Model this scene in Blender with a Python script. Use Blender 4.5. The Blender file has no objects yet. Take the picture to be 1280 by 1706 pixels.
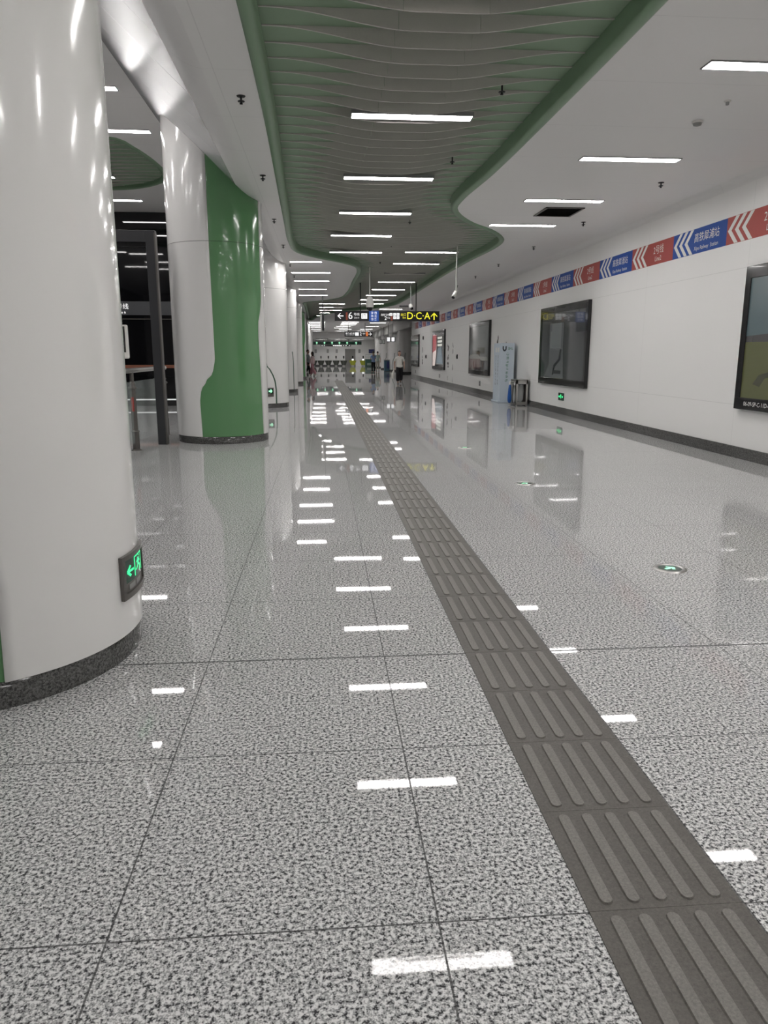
import bpy, bmesh, math, random
from mathutils import Vector, Matrix, geometry
random.seed(4)
C = bpy.context.scene.collection
S = bpy.context.scene
PI = math.pi
R = math.radians

# ------------------------------------------------------------------ camera, world, exposure
CAM_H = 1.5
cam_d = bpy.data.cameras.new('camera')
cam = bpy.data.objects.new('camera', cam_d)
C.objects.link(cam)
cam_d.sensor_fit = 'HORIZONTAL'
cam_d.sensor_width = 36.0
cam_d.lens = 36.0 * 1230.0 / 1280.0
cam_d.clip_start = 0.05
cam_d.clip_end = 300
pit, yaw = R(12.069), R(4.70)
fw = Vector((math.sin(yaw) * math.cos(pit), math.cos(yaw) * math.cos(pit), -math.sin(pit)))
rt = Vector((math.cos(yaw), -math.sin(yaw), 0))
up = rt.cross(fw)
m4 = Matrix((rt, up, -fw)).transposed().to_4x4()
m4.translation = (0, 0, CAM_H)
cam.matrix_world = m4
S.camera = cam

w = bpy.data.worlds.new('world')
S.world = w
w.use_nodes = True
w.node_tree.nodes['Background'].inputs[0].default_value = (0.6, 0.65, 0.7, 1)
w.node_tree.nodes['Background'].inputs[1].default_value = 0.05
S.view_settings.view_transform = 'Standard'
S.view_settings.look = 'None'
S.view_settings.gamma = 1.0
S.view_settings.use_curve_mapping = False
S.view_settings.exposure = 0.88
S.cycles.max_bounces = 8
S.cycles.diffuse_bounces = 5
S.cycles.glossy_bounces = 4
S.cycles.transmission_bounces = 6
S.cycles.sample_clamp_indirect = 6.0
S.cycles.caustics_reflective = False
S.cycles.caustics_refractive = False
LIGHT = 21.0          # radiance of the ceiling light diffusers

# ------------------------------------------------------------------ materials
def mat(name, col, rough=0.5, metal=0.0, spec=0.5, coat=0.0, emit=None, es=0.0, trans=0.0):
    m = bpy.data.materials.new(name)
    m.use_nodes = True
    b = m.node_tree.nodes['Principled BSDF']
    b.inputs['Base Color'].default_value = (*col, 1)
    b.inputs['Roughness'].default_value = rough
    b.inputs['Metallic'].default_value = metal
    b.inputs['Specular IOR Level'].default_value = spec
    b.inputs['Coat Weight'].default_value = coat
    b.inputs['Coat Roughness'].default_value = 0.03
    b.inputs['Transmission Weight'].default_value = trans
    if emit:
        b.inputs['Emission Color'].default_value = (*emit, 1)
        b.inputs['Emission Strength'].default_value = es
    return m

class NT:
    def __init__(s, m):
        s.t = m.node_tree
        s.b = s.t.nodes['Principled BSDF']
        tc = s.t.nodes.new('ShaderNodeTexCoord')
        s.obj = tc.outputs['Object']
        sep = s.t.nodes.new('ShaderNodeSeparateXYZ')
        s.t.links.new(s.obj, sep.inputs[0])
        s.x, s.y, s.z = sep.outputs
    def math(s, op, a, b=None, c=None):
        n = s.t.nodes.new('ShaderNodeMath')
        n.operation = op
        for i, v in enumerate((a, b, c)):
            if v is None: continue
            if isinstance(v, (int, float)): n.inputs[i].default_value = v
            else: s.t.links.new(v, n.inputs[i])
        return n.outputs[0]
    def noise(s, scale, detail=2.0, rough=0.5, vec=None):
        n = s.t.nodes.new('ShaderNodeTexNoise')
        n.inputs['Scale'].default_value = scale
        n.inputs['Detail'].default_value = detail
        n.inputs['Roughness'].default_value = rough
        s.t.links.new(vec or s.obj, n.inputs['Vector'])
        return n.outputs['Fac']
    def ramp(s, fac, stops):
        n = s.t.nodes.new('ShaderNodeValToRGB')
        e = n.color_ramp.elements
        while len(e) < len(stops): e.new(0.5)
        for i, (p, c) in enumerate(stops):
            e[i].position = p
            e[i].color = (*c, 1) if len(c) == 3 else c
        s.t.links.new(fac, n.inputs[0])
        return n.outputs[0]
    def mix(s, fac, a, b):
        n = s.t.nodes.new('ShaderNodeMix')
        n.data_type = 'RGBA'
        for i, v in ((0, fac), (6, a), (7, b)):
            if isinstance(v, (int, float)): n.inputs[i].default_value = v
            elif isinstance(v, tuple): n.inputs[i].default_value = (*v, 1)
            else: s.t.links.new(v, n.inputs[i])
        return n.outputs[2]
    def line(s, v, off, period, half):          # 1 on grid lines
        a = s.math('SUBTRACT', v, off - period / 2)
        a = s.math('FLOORED_MODULO', a, period)
        a = s.math('SUBTRACT', a, period / 2)
        a = s.math('ABSOLUTE', a)
        return s.math('LESS_THAN', a, half)
    def col(s, o): s.t.links.new(o, s.b.inputs['Base Color'])
    def link(s, o, name): s.t.links.new(o, s.b.inputs[name])
    def bump(s, h, strength, dist):
        n = s.t.nodes.new('ShaderNodeBump')
        n.inputs['Strength'].default_value = strength
        n.inputs['Distance'].default_value = dist
        s.t.links.new(h, n.inputs['Height'])
        s.t.links.new(n.outputs[0], s.b.inputs['Normal'])

def granite(name, dark, mid, light, scale, rough, joints):
    m = mat(name, mid, rough)
    n = NT(m)
    a = n.noise(scale, 3.0, 0.6)
    b = n.noise(scale * 2.3, 2.0, 0.5)
    f = n.math('ADD', n.math('MULTIPLY', a, 0.7), n.math('MULTIPLY', b, 0.3))
    c = n.ramp(f, [(0.42, dark), (0.468, mid), (0.50, mid), (0.555, light)])
    big = n.noise(0.8, 2.0)
    c = n.mix(n.math('MULTIPLY', big, 0.10), c, dark)
    if joints:
        lx1 = n.line(n.x, 0.288, 0.875, 0.0028)
        lx2 = n.line(n.x, 1.15, 0.9, 0.0028)
        right = n.math('GREATER_THAN', n.x, 0.9)
        lx = n.math('ADD', n.math('MULTIPLY', lx2, right), n.math('MULTIPLY', lx1, n.math('SUBTRACT', 1.0, right)))
        ly = n.line(n.y, 1.70, 0.902, 0.0028)
        lz = n.line(n.y, 3.50, 7.7, 0.008)
        tot = n.math('MINIMUM', n.math('ADD', n.math('ADD', lx, ly), lz), 1.0)
        c = n.mix(n.math('MULTIPLY', tot, 0.8), c, (0.02, 0.02, 0.02))
        n.link(n.math('ADD', n.math('MULTIPLY', tot, 0.4), rough), 'Roughness')
        n.bump(n.noise(130, 2), 0.006, 0.002)
        n.b.inputs['Specular IOR Level'].default_value = 0.16
    n.col(c)
    return m

M = {}
M['floor'] = granite('granite floor', (0.055, 0.055, 0.058), (0.40, 0.40, 0.40), (0.79, 0.785, 0.78), 84, 0.02, True)
M['plinth'] = granite('dark granite', (0.025, 0.025, 0.025), (0.075, 0.075, 0.072), (0.14, 0.14, 0.135), 90, 0.10, False)

m = M['tactile'] = mat('tactile stone', (0.1, 0.095, 0.085), 0.5, spec=0.3)
n = NT(m)
c = n.ramp(n.noise(120, 4, 0.8), [(0.3, (0.09, 0.084, 0.077)), (0.7, (0.175, 0.162, 0.148))])
c = n.mix(n.math('MULTIPLY', n.noise(7, 3), 0.5), c, (0.075, 0.068, 0.06))
n.col(c)
n.bump(n.noise(260, 3), 0.15, 0.001)
m = M['tactile_bar'] = mat('tactile bar stone', (0.15, 0.14, 0.13), 0.5, spec=0.35)
n = NT(m)
c = n.ramp(n.noise(120, 4, 0.8), [(0.3, (0.135, 0.128, 0.118)), (0.7, (0.275, 0.262, 0.24))])
c = n.mix(n.math('MULTIPLY', n.noise(9, 3), 0.4), c, (0.12, 0.11, 0.1))
n.col(c)
n.bump(n.noise(260, 3), 0.15, 0.001)

m = M['wall'] = mat('white enamel wall', (0.72, 0.70, 0.66), 0.42, spec=0.35)
n = NT(m)
sz = n.math('ADD', n.line(n.z, 2.72, 1.95, 0.004), n.line(n.y, 14.0, 3.4, 0.003))
dirt = n.noise(1.2, 4)
c = n.mix(n.math('MULTIPLY', dirt, 0.12), (0.855, 0.85, 0.835), (0.72, 0.71, 0.69))
n.col(n.mix(n.math('MULTIPLY', n.math('MINIMUM', sz, 1.0), 0.22), c, (0.2, 0.2, 0.19)))
m = M['ceiling'] = mat('white aluminium ceiling', (0.66, 0.65, 0.62), 0.45, spec=0.35)
n = NT(m)
sz = n.math('ADD', n.line(n.y, 0.6, 1.36, 0.004), n.line(n.x, -0.93, 30, 0.004))
n.col(n.mix(n.math('MULTIPLY', n.math('MINIMUM', sz, 1.0), 0.18), (0.80, 0.79, 0.78), (0.25, 0.25, 0.25)))
m = M['soffit'] = mat('polished aluminium soffit', (0.7, 0.7, 0.71), 0.27, 0.5)
n = NT(m)
sz = n.line(n.y, 0.45, 1.36, 0.005)
n.col(n.mix(n.math('MULTIPLY', sz, 0.6), (0.66, 0.66, 0.675), (0.2, 0.2, 0.2)))
M['grey_wall'] = mat('grey painted wall', (0.45, 0.45, 0.43), 0.5)
M['dark_wall'] = mat('dark hall wall', (0.06, 0.06, 0.065), 0.4)
M['col_white'] = mat('white enamel column', (0.80, 0.79, 0.775), 0.13, coat=0.3)
M['col_green'] = mat('green enamel column', (0.125, 0.29, 0.13), 0.16, coat=0.3)
M['col_core'] = mat('dark joint', (0.03, 0.035, 0.03), 0.7)
M['green_edge'] = mat('dark green groove', (0.05, 0.11, 0.07), 0.4)
M['trim_green'] = mat('green ceiling moulding', (0.185, 0.29, 0.18), 0.4)
M['green_back'] = mat('green ceiling lining', (0.225, 0.315, 0.215), 0.6)
m = M['slat'] = mat('grey ceiling baffle', (0.40, 0.385, 0.36), 0.55)
n = NT(m)
n.col(n.mix(n.math('MULTIPLY', n.noise(160, 2), 0.5), (0.56, 0.54, 0.51), (0.40, 0.385, 0.36)))
M['diffuser'] = mat('lit diffuser', (0.9, 0.9, 0.9), 0.5, emit=(1.0, 0.968, 0.955), es=LIGHT)
M['unlit'] = mat('unlit diffuser', (0.62, 0.61, 0.56), 0.4)
M['fixture'] = mat('light housing', (0.25, 0.25, 0.25), 0.5)
M['black'] = mat('black gloss frame', (0.008, 0.008, 0.009), 0.12, coat=0.3)
M['black_glass'] = mat('black glass', (0.004, 0.004, 0.005), 0.03, spec=0.6)
M['black_matte'] = mat('black matte', (0.012, 0.012, 0.013), 0.5)
M['charcoal'] = mat('charcoal metal', (0.035, 0.036, 0.04), 0.35)
M['band_grey'] = mat('dark grey fascia', (0.06, 0.062, 0.068), 0.4)
M['sign_black'] = mat('sign black', (0.014, 0.014, 0.016), 0.35)
M['white'] = mat('white print', (0.82, 0.82, 0.8), 0.5)
M['lit_white'] = mat('backlit white', (0.8, 0.8, 0.8), 0.5, emit=(1, 1, 1), es=0.45)
M['lit_yellow'] = mat('backlit yellow', (0.8, 0.75, 0.05), 0.5, emit=(1, 0.93, 0.04), es=0.45)
M['lit_orange'] = mat('backlit orange', (0.6, 0.2, 0.08), 0.5, emit=(0.75, 0.2, 0.05), es=0.35)
M['lit_red'] = mat('dim red bar', (0.2, 0.05, 0.03), 0.5, emit=(0.3, 0.07, 0.04), es=0.2)
M['lit_blue'] = mat('backlit blue', (0.02, 0.07, 0.3), 0.5, emit=(0.02, 0.09, 0.4), es=0.2)
M['lit_green'] = mat('lit green', (0.05, 0.8, 0.3), 0.5, emit=(0.05, 0.95, 0.32), es=0.55)
M['lit_mint'] = mat('lit mint', (0.4, 0.9, 0.6), 0.5, emit=(0.4, 1.0, 0.6), es=0.42)
M['dark_green'] = mat('dark green sign face', (0.01, 0.05, 0.03), 0.15)
M['red'] = mat('brick red film', (0.40, 0.075, 0.065), 0.45, spec=0.2)
M['blue'] = mat('royal blue film', (0.016, 0.075, 0.34), 0.45, spec=0.15)
M['film_white'] = mat('white film', (0.78, 0.77, 0.74), 0.45)
M['steel'] = mat('brushed steel', (0.55, 0.54, 0.52), 0.28, 1.0)
M['dark_steel'] = mat('dark steel frame', (0.16, 0.15, 0.14), 0.35, 0.8)
M['cam_white'] = mat('white plastic', (0.72, 0.71, 0.68), 0.35)
M['grey_plastic'] = mat('grey plastic', (0.3, 0.3, 0.29), 0.5)
M['dark_grey'] = mat('dark grey grille', (0.05, 0.045, 0.04), 0.6)
M['beige'] = mat('beige panel', (0.5, 0.47, 0.42), 0.5)
M['stand_white'] = mat('pale blue white board', (0.62, 0.70, 0.78), 0.4)
M['print_green'] = mat('green print', (0.03, 0.22, 0.12), 0.5)
M['print_dark'] = mat('dark print', (0.05, 0.06, 0.07), 0.5)
M['stain'] = mat('dark residue', (0.10, 0.09, 0.085), 0.8)
M['blue_bag'] = mat('blue plastic bag', (0.01, 0.09, 0.36), 0.35)
m = M['clear_bag'] = mat('clear plastic film', (0.8, 0.83, 0.83), 0.25)
m.node_tree.nodes['Principled BSDF'].inputs['Alpha'].default_value = 0.4
m = M['glass'] = mat('clear glass', (0.75, 0.85, 0.83), 0.02)
m.node_tree.nodes['Principled BSDF'].inputs['Alpha'].default_value = 0.16
M['orange_strip'] = mat('copper strip', (0.25, 0.09, 0.05), 0.4)
M['led'] = mat('led strip', (0.8, 0.8, 0.8), 0.5, emit=(0.95, 1, 0.98), es=0.3)
M['door'] = mat('grey steel door', (0.22, 0.215, 0.205), 0.45)
M['skin'] = mat('skin', (0.45, 0.27, 0.20), 0.5)
M['hair'] = mat('black hair', (0.008, 0.007, 0.007), 0.45)
M['cloth_white'] = mat('white cotton', (0.75, 0.73, 0.68), 0.85)
M['cloth_black'] = mat('black cloth', (0.010, 0.009, 0.011), 0.85)
M['cloth_grey'] = mat('grey cloth', (0.30, 0.33, 0.34), 0.85)
M['cloth_blue'] = mat('light blue cloth', (0.30, 0.42, 0.68), 0.85)
M['cloth_pink'] = mat('pink cloth', (0.62, 0.30, 0.34), 0.85)
M['cloth_palepink'] = mat('pale pink cloth', (0.72, 0.55, 0.55), 0.85)
M['cloth_sage'] = mat('sage cloth', (0.28, 0.34, 0.30), 0.85)
M['cloth_khaki'] = mat('khaki cloth', (0.26, 0.25, 0.21), 0.85)
M['shoe'] = mat('dark shoe', (0.012, 0.011, 0.01), 0.5)
M['shoe_white'] = mat('white shoe', (0.65, 0.62, 0.58), 0.6)
M['gate_dark'] = mat('dark gate flap', (0.035, 0.04, 0.03), 0.25)
M['gate_yellow'] = mat('yellow green gate flap', (0.32, 0.34, 0.02), 0.35)
M['teal_bin'] = mat('teal blue bin', (0.05, 0.12, 0.17), 0.4)
M['booth_green'] = mat('dark green booth', (0.03, 0.09, 0.07), 0.4)
M['navy'] = mat('navy sign', (0.02, 0.025, 0.13), 0.4)
# poster prints under glass
def pr(name, col, **k): M[name] = mat(name, col, 0.25, coat=0.7, **k)
pr('sky print', (0.085, 0.135, 0.15)); pr('hill print', (0.055, 0.055, 0.055)); pr('field print', (0.105, 0.115, 0.04))
pr('field path print', (0.05, 0.055, 0.025)); pr('slate print', (0.045, 0.055, 0.058)); pr('panel print', (0.15, 0.165, 0.17))
pr('paper print', (0.22, 0.245, 0.25)); pr('night print', (0.018, 0.024, 0.03)); pr('mist print', (0.22, 0.245, 0.25))
pr('bed print', (0.25, 0.17, 0.17)); pr('rose print', (0.16, 0.075, 0.08)); pr('cushion print', (0.05, 0.055, 0.03)); pr('linen print', (0.32, 0.34, 0.32))
pr('green header print', (0.01, 0.06, 0.03)); pr('pale print', (0.42, 0.44, 0.42)); pr('white print glossy', (0.75, 0.76, 0.74))
pr('lit red print', (0.6, 0.1, 0.12), emit=(0.8, 0.16, 0.18), es=0.2); pr('lit pale print', (0.75, 0.6, 0.55), emit=(1, 0.85, 0.8), es=0.3)
pr('lit block print', (0.7, 0.7, 0.62), emit=(1, 1, 0.9), es=0.3); pr('blue grey print', (0.16, 0.22, 0.27), emit=(0.5, 0.65, 0.75), es=0.12)

# ------------------------------------------------------------------ mesh helpers
WORLD = {}     # object -> world origin

class MB:
    def __init__(s):
        s.v, s.f, s.m, s.sm = [], [], [], []
    def add(s, vs, fs, mi=0, smooth=False):
        b = len(s.v)
        s.v += [tuple(v) for v in vs]
        for f in fs:
            s.f.append([i + b for i in f]); s.m.append(mi); s.sm.append(smooth)
        return s
    def box(s, lo, hi, mi=0):
        x0, y0, z0 = lo; x1, y1, z1 = hi
        vs = [(x0,y0,z0),(x1,y0,z0),(x1,y1,z0),(x0,y1,z0),(x0,y0,z1),(x1,y0,z1),(x1,y1,z1),(x0,y1,z1)]
        return s.add(vs, [(0,3,2,1),(4,5,6,7),(0,1,5,4),(1,2,6,5),(2,3,7,6),(3,0,4,7)], mi)
    def bbox(s, lo, hi, r, mi=0):       # bevelled box
        bm = bmesh.new()
        bmesh.ops.create_cube(bm, size=1)
        for v in bm.verts:
            v.co = Vector([lo[i] + (v.co[i] + .5) * (hi[i] - lo[i]) for i in range(3)])
        bmesh.ops.bevel(bm, geom=bm.edges[:], offset=r, segments=2, affect='EDGES', profile=0.5)
        bm.verts.index_update()
        s.add([v.co[:] for v in bm.verts], [[v.index for v in f.verts] for f in bm.faces], mi)
        bm.free()
        return s
    def poly(s, pts, ext, mi=0):        # pts planar CCW loop, extruded along vector ext
        n = len(pts)
        e = Vector(ext)
        vs = [Vector(p) for p in pts] + [Vector(p) + e for p in pts]
        tris = geometry.tessellate_polygon([[Vector(p) for p in pts]])
        fs = [tuple(t) for t in tris] + [tuple(i + n for i in t) for t in tris]
        fs += [(i, (i + 1) % n, (i + 1) % n + n, i + n) for i in range(n)]
        return s.add(vs, fs, mi)
    def cyl(s, a, b, r0, r1=None, n=16, mi=0, caps=True, smooth=True):
        r1 = r0 if r1 is None else r1
        a, b = Vector(a), Vector(b)
        d = (b - a).normalized()
        u = d.orthogonal().normalized(); v = d.cross(u)
        ring = lambda p, r: [p + (u * math.cos(2*PI*i/n) + v * math.sin(2*PI*i/n)) * r for i in range(n)]
        s.add(ring(a, r0) + ring(b, r1), [(i, (i+1) % n, (i+1) % n + n, i + n) for i in range(n)], mi, smooth)
        if caps:
            s.add(ring(a, r0), [tuple(range(n))[::-1]], mi)
            s.add(ring(b, r1), [tuple(range(n))], mi)
        return s
    def tube(s, pts, r, n=10, mi=0):
        for a, b in zip(pts, pts[1:]): s.cyl(a, b, r, r, n, mi)
        return s
    def lathe(s, c, prof, n=24, mi=0, ax=None):   # prof: (r, h) along axis
        ax = Vector(ax or (0, 0, 1)).normalized()
        u = ax.orthogonal().normalized(); v = ax.cross(u); c = Vector(c)
        vs = []
        for r, h in prof:
            vs += [c + ax * h + (u * math.cos(2*PI*i/n) + v * math.sin(2*PI*i/n)) * r for i in range(n)]
        fs = []
        for k in range(len(prof) - 1):
            fs += [(k*n+i, k*n+(i+1) % n, (k+1)*n+(i+1) % n, (k+1)*n+i) for i in range(n)]
        return s.add(vs, fs, mi, True)
    def sphere(s, c, r, n=12, mi=0):
        rx, ry, rz = (r, r, r) if isinstance(r, (int, float)) else r
        vs, fs = [], []
        k = n // 2
        for j in range(k + 1):
            ph = PI * j / k
            vs += [(c[0] + rx*math.sin(ph)*math.cos(2*PI*i/n), c[1] + ry*math.sin(ph)*math.sin(2*PI*i/n), c[2] + rz*math.cos(ph)) for i in range(n)]
        for j in range(k):
            fs += [(j*n+i, (j+1)*n+i, (j+1)*n+(i+1) % n, j*n+(i+1) % n) for i in range(n)]
        return s.add(vs, fs, mi, True)
    def text(s, body, size, org, ux, uy, mi=0, sx=1.0, depth=0.0):
        vs, fs = text_mesh(body)
        ux, uy, org = Vector(ux), Vector(uy), Vector(org)
        return s.add([org + ux * (x * size * sx) + uy * (y * size) for x, y in vs], fs, mi)
    def rect(s, org, ux, uy, x0, y0, x1, y1, mi=0, t=0.0):     # rectangle in a plane, t = thickness along normal ux x uy
        ux, uy, org = Vector(ux), Vector(uy), Vector(org)
        pts = [org + ux*x0 + uy*y0, org + ux*x1 + uy*y0, org + ux*x1 + uy*y1, org + ux*x0 + uy*y1]
        if t: return s.poly(pts, ux.cross(uy) * t, mi)
        return s.add(pts, [(0,1,2,3)], mi)
    def shape(s, org, ux, uy, pts, mi=0, t=0.0):
        ux, uy, org = Vector(ux), Vector(uy), Vector(org)
        P = [org + ux*a + uy*b for a, b in pts]
        if t: return s.poly(P, ux.cross(uy) * t, mi)
        tris = geometry.tessellate_polygon([P])
        return s.add(P, [tuple(q) for q in tris], mi)
    def glyph(s, org, ux, uy, cx, cy, h, mi=0, seed=0):   # an illegible character far away: strokes in a square
        rg = random.Random(seed)
        k = h / 2
        ys = [0.85, 0.3, -0.25, -0.85]
        for q in ys:
            if rg.random() < 0.8:
                a, b = sorted((rg.uniform(-1, -0.3), rg.uniform(0.3, 1)))
                s.rect(org, ux, uy, cx + a*k, cy + q*k - h*.05, cx + b*k, cy + q*k + h*.05, mi)
        for q in (-0.8, 0.0, 0.8):
            if rg.random() < 0.75:
                a, b = rg.uniform(-1, -0.2), rg.uniform(0.2, 1)
                s.rect(org, ux, uy, cx + q*k - h*.05, cy + a*k, cx + q*k + h*.05, cy + b*k, mi)
        return s
    def build(s, name, mats, parent=None, local=False):
        me = bpy.data.meshes.new(name)
        off = WORLD.get(parent, Vector((0, 0, 0))) if (parent and not local) else Vector((0, 0, 0))
        me.from_pydata([tuple(Vector(v) - off) for v in s.v], [], s.f)
        if not isinstance(mats, (list, tuple)): mats = [mats]
        for q in mats: me.materials.append(M[q] if isinstance(q, str) else q)
        me.polygons.foreach_set('material_index', s.m)
        me.polygons.foreach_set('use_smooth', s.sm)
        me.update()
        o = bpy.data.objects.new(name, me)
        C.objects.link(o)
        if parent:
            o.parent = parent
            WORLD[o] = WORLD.get(parent, Vector((0, 0, 0)))
        else:
            WORLD[o] = Vector((0, 0, 0))
        return o

_tx = {}
def text_mesh(body):
    if body in _tx: return _tx[body]
    c = bpy.data.curves.new('t', 'FONT'); c.body = body; c.align_x = 'CENTER'; c.align_y = 'CENTER'; c.resolution_u = 3
    o = bpy.data.objects.new('t', c); C.objects.link(o)
    dg = bpy.context.evaluated_depsgraph_get()
    me = bpy.data.meshes.new_from_object(o.evaluated_get(dg))
    r = ([(v.co.x, v.co.y) for v in me.vertices], [tuple(p.vertices) for p in me.polygons])
    bpy.data.objects.remove(o); bpy.data.curves.remove(c); bpy.data.meshes.remove(me)
    _tx[body] = r
    return r

def thing(name, label, cat, loc, group=None, rotz=0):
    o = bpy.data.objects.new(name, None)
    o.empty_display_size = 0.1
    C.objects.link(o)
    o.location = loc
    o.rotation_euler = (0, 0, rotz)
    WORLD[o] = Vector(loc)
    return tag(o, label, cat, group)
def tag(o, label, cat, group=None):
    o['label'] = label; o['category'] = cat
    if group: o['group'] = group
    return o
def struct(o):
    o['kind'] = 'structure'
    return o
def dup(root, loc, label=None, group=None):
    r = root.copy(); C.objects.link(r); r.location = loc
    if label: r['label'] = label
    if group: r['group'] = group
    for ch in list(root.children):
        c = ch.copy(); C.objects.link(c); c.parent = r
        for g in list(ch.children):
            d = g.copy(); C.objects.link(d); d.parent = c
    return r
ORD = ['first','second','third','fourth','fifth','sixth','seventh','eighth','ninth','tenth','eleventh','twelfth','thirteenth','fourteenth','fifteenth','sixteenth','seventeenth','eighteenth','nineteenth','twentieth','twenty-first','twenty-second','twenty-third','twenty-fourth']

def spline(pts, closed=True, step=0.25):
    P = [Vector(p) for p in pts]
    n = len(P); out = []
    for i in range(n if closed else n - 1):
        p0, p1, p2, p3 = (P[(i-1) % n], P[i], P[(i+1) % n], P[(i+2) % n]) if closed else (P[max(i-1, 0)], P[i], P[i+1], P[min(i+2, n-1)])
        L = (p2 - p1).length
        def tj(a, b): return max((b - a).length, 1e-4) ** 0.5
        t0 = 0; t1 = t0 + tj(p0, p1); t2 = t1 + tj(p1, p2); t3 = t2 + tj(p2, p3)
        k = max(2, int(L / step)) if L < 6 else 6
        for j in range(k):
            t = t1 + (t2 - t1) * j / k
            a1 = p0 * ((t1-t)/(t1-t0)) + p1 * ((t-t0)/(t1-t0)) if t1 > t0 else p1
            a2 = p1 * ((t2-t)/(t2-t1)) + p2 * ((t-t1)/(t2-t1))
            a3 = p2 * ((t3-t)/(t3-t2)) + p3 * ((t-t2)/(t3-t2))
            b1 = a1 * ((t2-t)/(t2-t0)) + a2 * ((t-t0)/(t2-t0))
            b2 = a2 * ((t3-t)/(t3-t1)) + a3 * ((t-t1)/(t3-t1))
            out.append(b1 * ((t2-t)/(t2-t1)) + b2 * ((t-t1)/(t2-t1)))
    if not closed: out.append(P[-1])
    return out
def offset(loop, d):       # loop CCW -> inside offset d
    n = len(loop); out = []
    for i in range(n):
        t = (loop[(i+1) % n] - loop[i-1]).normalized()
        out.append(loop[i] + Vector((-t.y, t.x)) * d)
    return out
def holed(outer, holes, z, flip=True):
    loops = [[Vector((p[0], p[1], 0)) for p in outer]] + [[Vector((p[0], p[1], 0)) for p in h] for h in holes]
    tris = geometry.tessellate_polygon(loops)
    vs = [(v.x, v.y, z) for l in loops for v in l]
    fs = []
    for t in tris:
        a, b, c_ = [Vector(vs[i]) for i in t]
        nz = (b - a).cross(c_ - a).z
        fs.append(tuple(t) if (nz < 0) == flip else tuple(t)[::-1])
    return vs, fs

# ------------------------------------------------------------------ the setting
Y0, Y1 = -8.0, 97.0
WX, WEND = 6.1, 51.3
CH, HH = 4.0, 5.4          # corridor and hall ceiling heights
XS = -1.03                 # where the corridor ceiling starts to climb

struct(MB().box((-12.2, Y0 - .3, -0.2), (9.4, Y1 + .3, 0.0)).build('floor', 'floor'))
struct(MB().box((WX, Y0, 0), (WX + .3, WEND, 4.3)).box((WX + .3, WEND - .3, 0), (9.0, WEND, 4.3)).build('wall_right', 'wall'))
struct(MB().box((9.0, WEND - .3, 0), (9.3, Y1, 4.3)).build('wall_far_right', 'grey_wall'))
struct(MB().box((-12, Y1, 0), (9.3, Y1 + .3, 5.6)).build('wall_back', 'wall'))
struct(MB().box((-12, Y0 - .3, 0), (9.3, Y0, 5.6)).build('wall_front', 'wall'))
struct(MB().box((-12.3, Y0, 0), (-12, Y1, 5.6)).build('wall_left', 'dark_wall'))
# stepped dark stone skirting along the right wall
b = MB()
b.box((WX - .03, Y0, 0), (WX, WEND + .02, 0.10)); b.box((WX - .018, Y0, 0.10), (WX, WEND + .01, 0.165))
struct(b.build('baseboard_right', 'plinth'))
struct(MB().box((-3, Y1 - .03, 0), (4.3, Y1, .16)).box((5.5, Y1 - .03, 0), (9, Y1, .16)).build('baseboard_back', 'plinth'))

ISL_R = [(2.52,-7),(2.52,-2),(2.52,2),(2.52,5.8),(2.51,7.9),(2.46,11.0),(2.37,12.7),(2.40,13.6),(2.6,14.25),(3.0,15.05),(3.5,15.75),(3.9,16.55),(4.13,17.3),(4.2,18.4),(4.08,20.9),(4.0,24.6),(3.98,30.6),(3.96,36.5),(3.85,39.5),(3.45,41.2),(2.6,43.4),(1.2,46),(.2,50),(-.35,54),(-.72,57.6)]
ISL_L = [(-.93,57.6),(-.92,52),(-.9,45),(-.88,41),(-.80,37.9),(-.07,36.8),(.80,34.8),(1.06,31.8),(1.11,26.9),(1.12,23.7),(.98,22.5),(.59,21.6),(-.08,20.6),(-.60,19.5),(-.71,18),(-.68,15.2),(-.62,11.7),(-.57,8.5),(-.565,5),(-.565,2),(-.565,-2),(-.565,-7)]
island = spline([Vector(p) for p in ISL_R + ISL_L])
BL = [(-3.72,15.1),(-3.56,15.6),(-3.40,16.5),(-3.34,17.6),(-3.46,18.4),(-3.80,18.95),(-4.45,19.45),(-5.2,19.6),(-6.4,19.3),(-7.0,18.2),(-6.8,16.8),(-5.8,15.6),(-4.6,15.0)]
blob = spline([Vector(p) for p in BL])

vs, fs = holed([(XS, Y0), (WX - .12, Y0), (WX - .12, WEND), (9.0, WEND), (9.0, 88), (XS, 88)], [island], CH)
b = MB().add(vs, fs)
# cove against the right wall
pr_ = [(WX - .12 + .12 * math.sin(a), CH - .12 + .12 * math.cos(a)) for a in [PI/2*i/8 for i in range(9)]]
for (x0, z0), (x1, z1) in zip(pr_, pr_[1:]):
    b.add([(x0,Y0,z0),(x1,Y0,z1),(x1,WEND,z1),(x0,WEND,z0)], [(0,1,2,3)], 0, True)
struct(b.build('ceiling', 'ceiling'))
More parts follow.
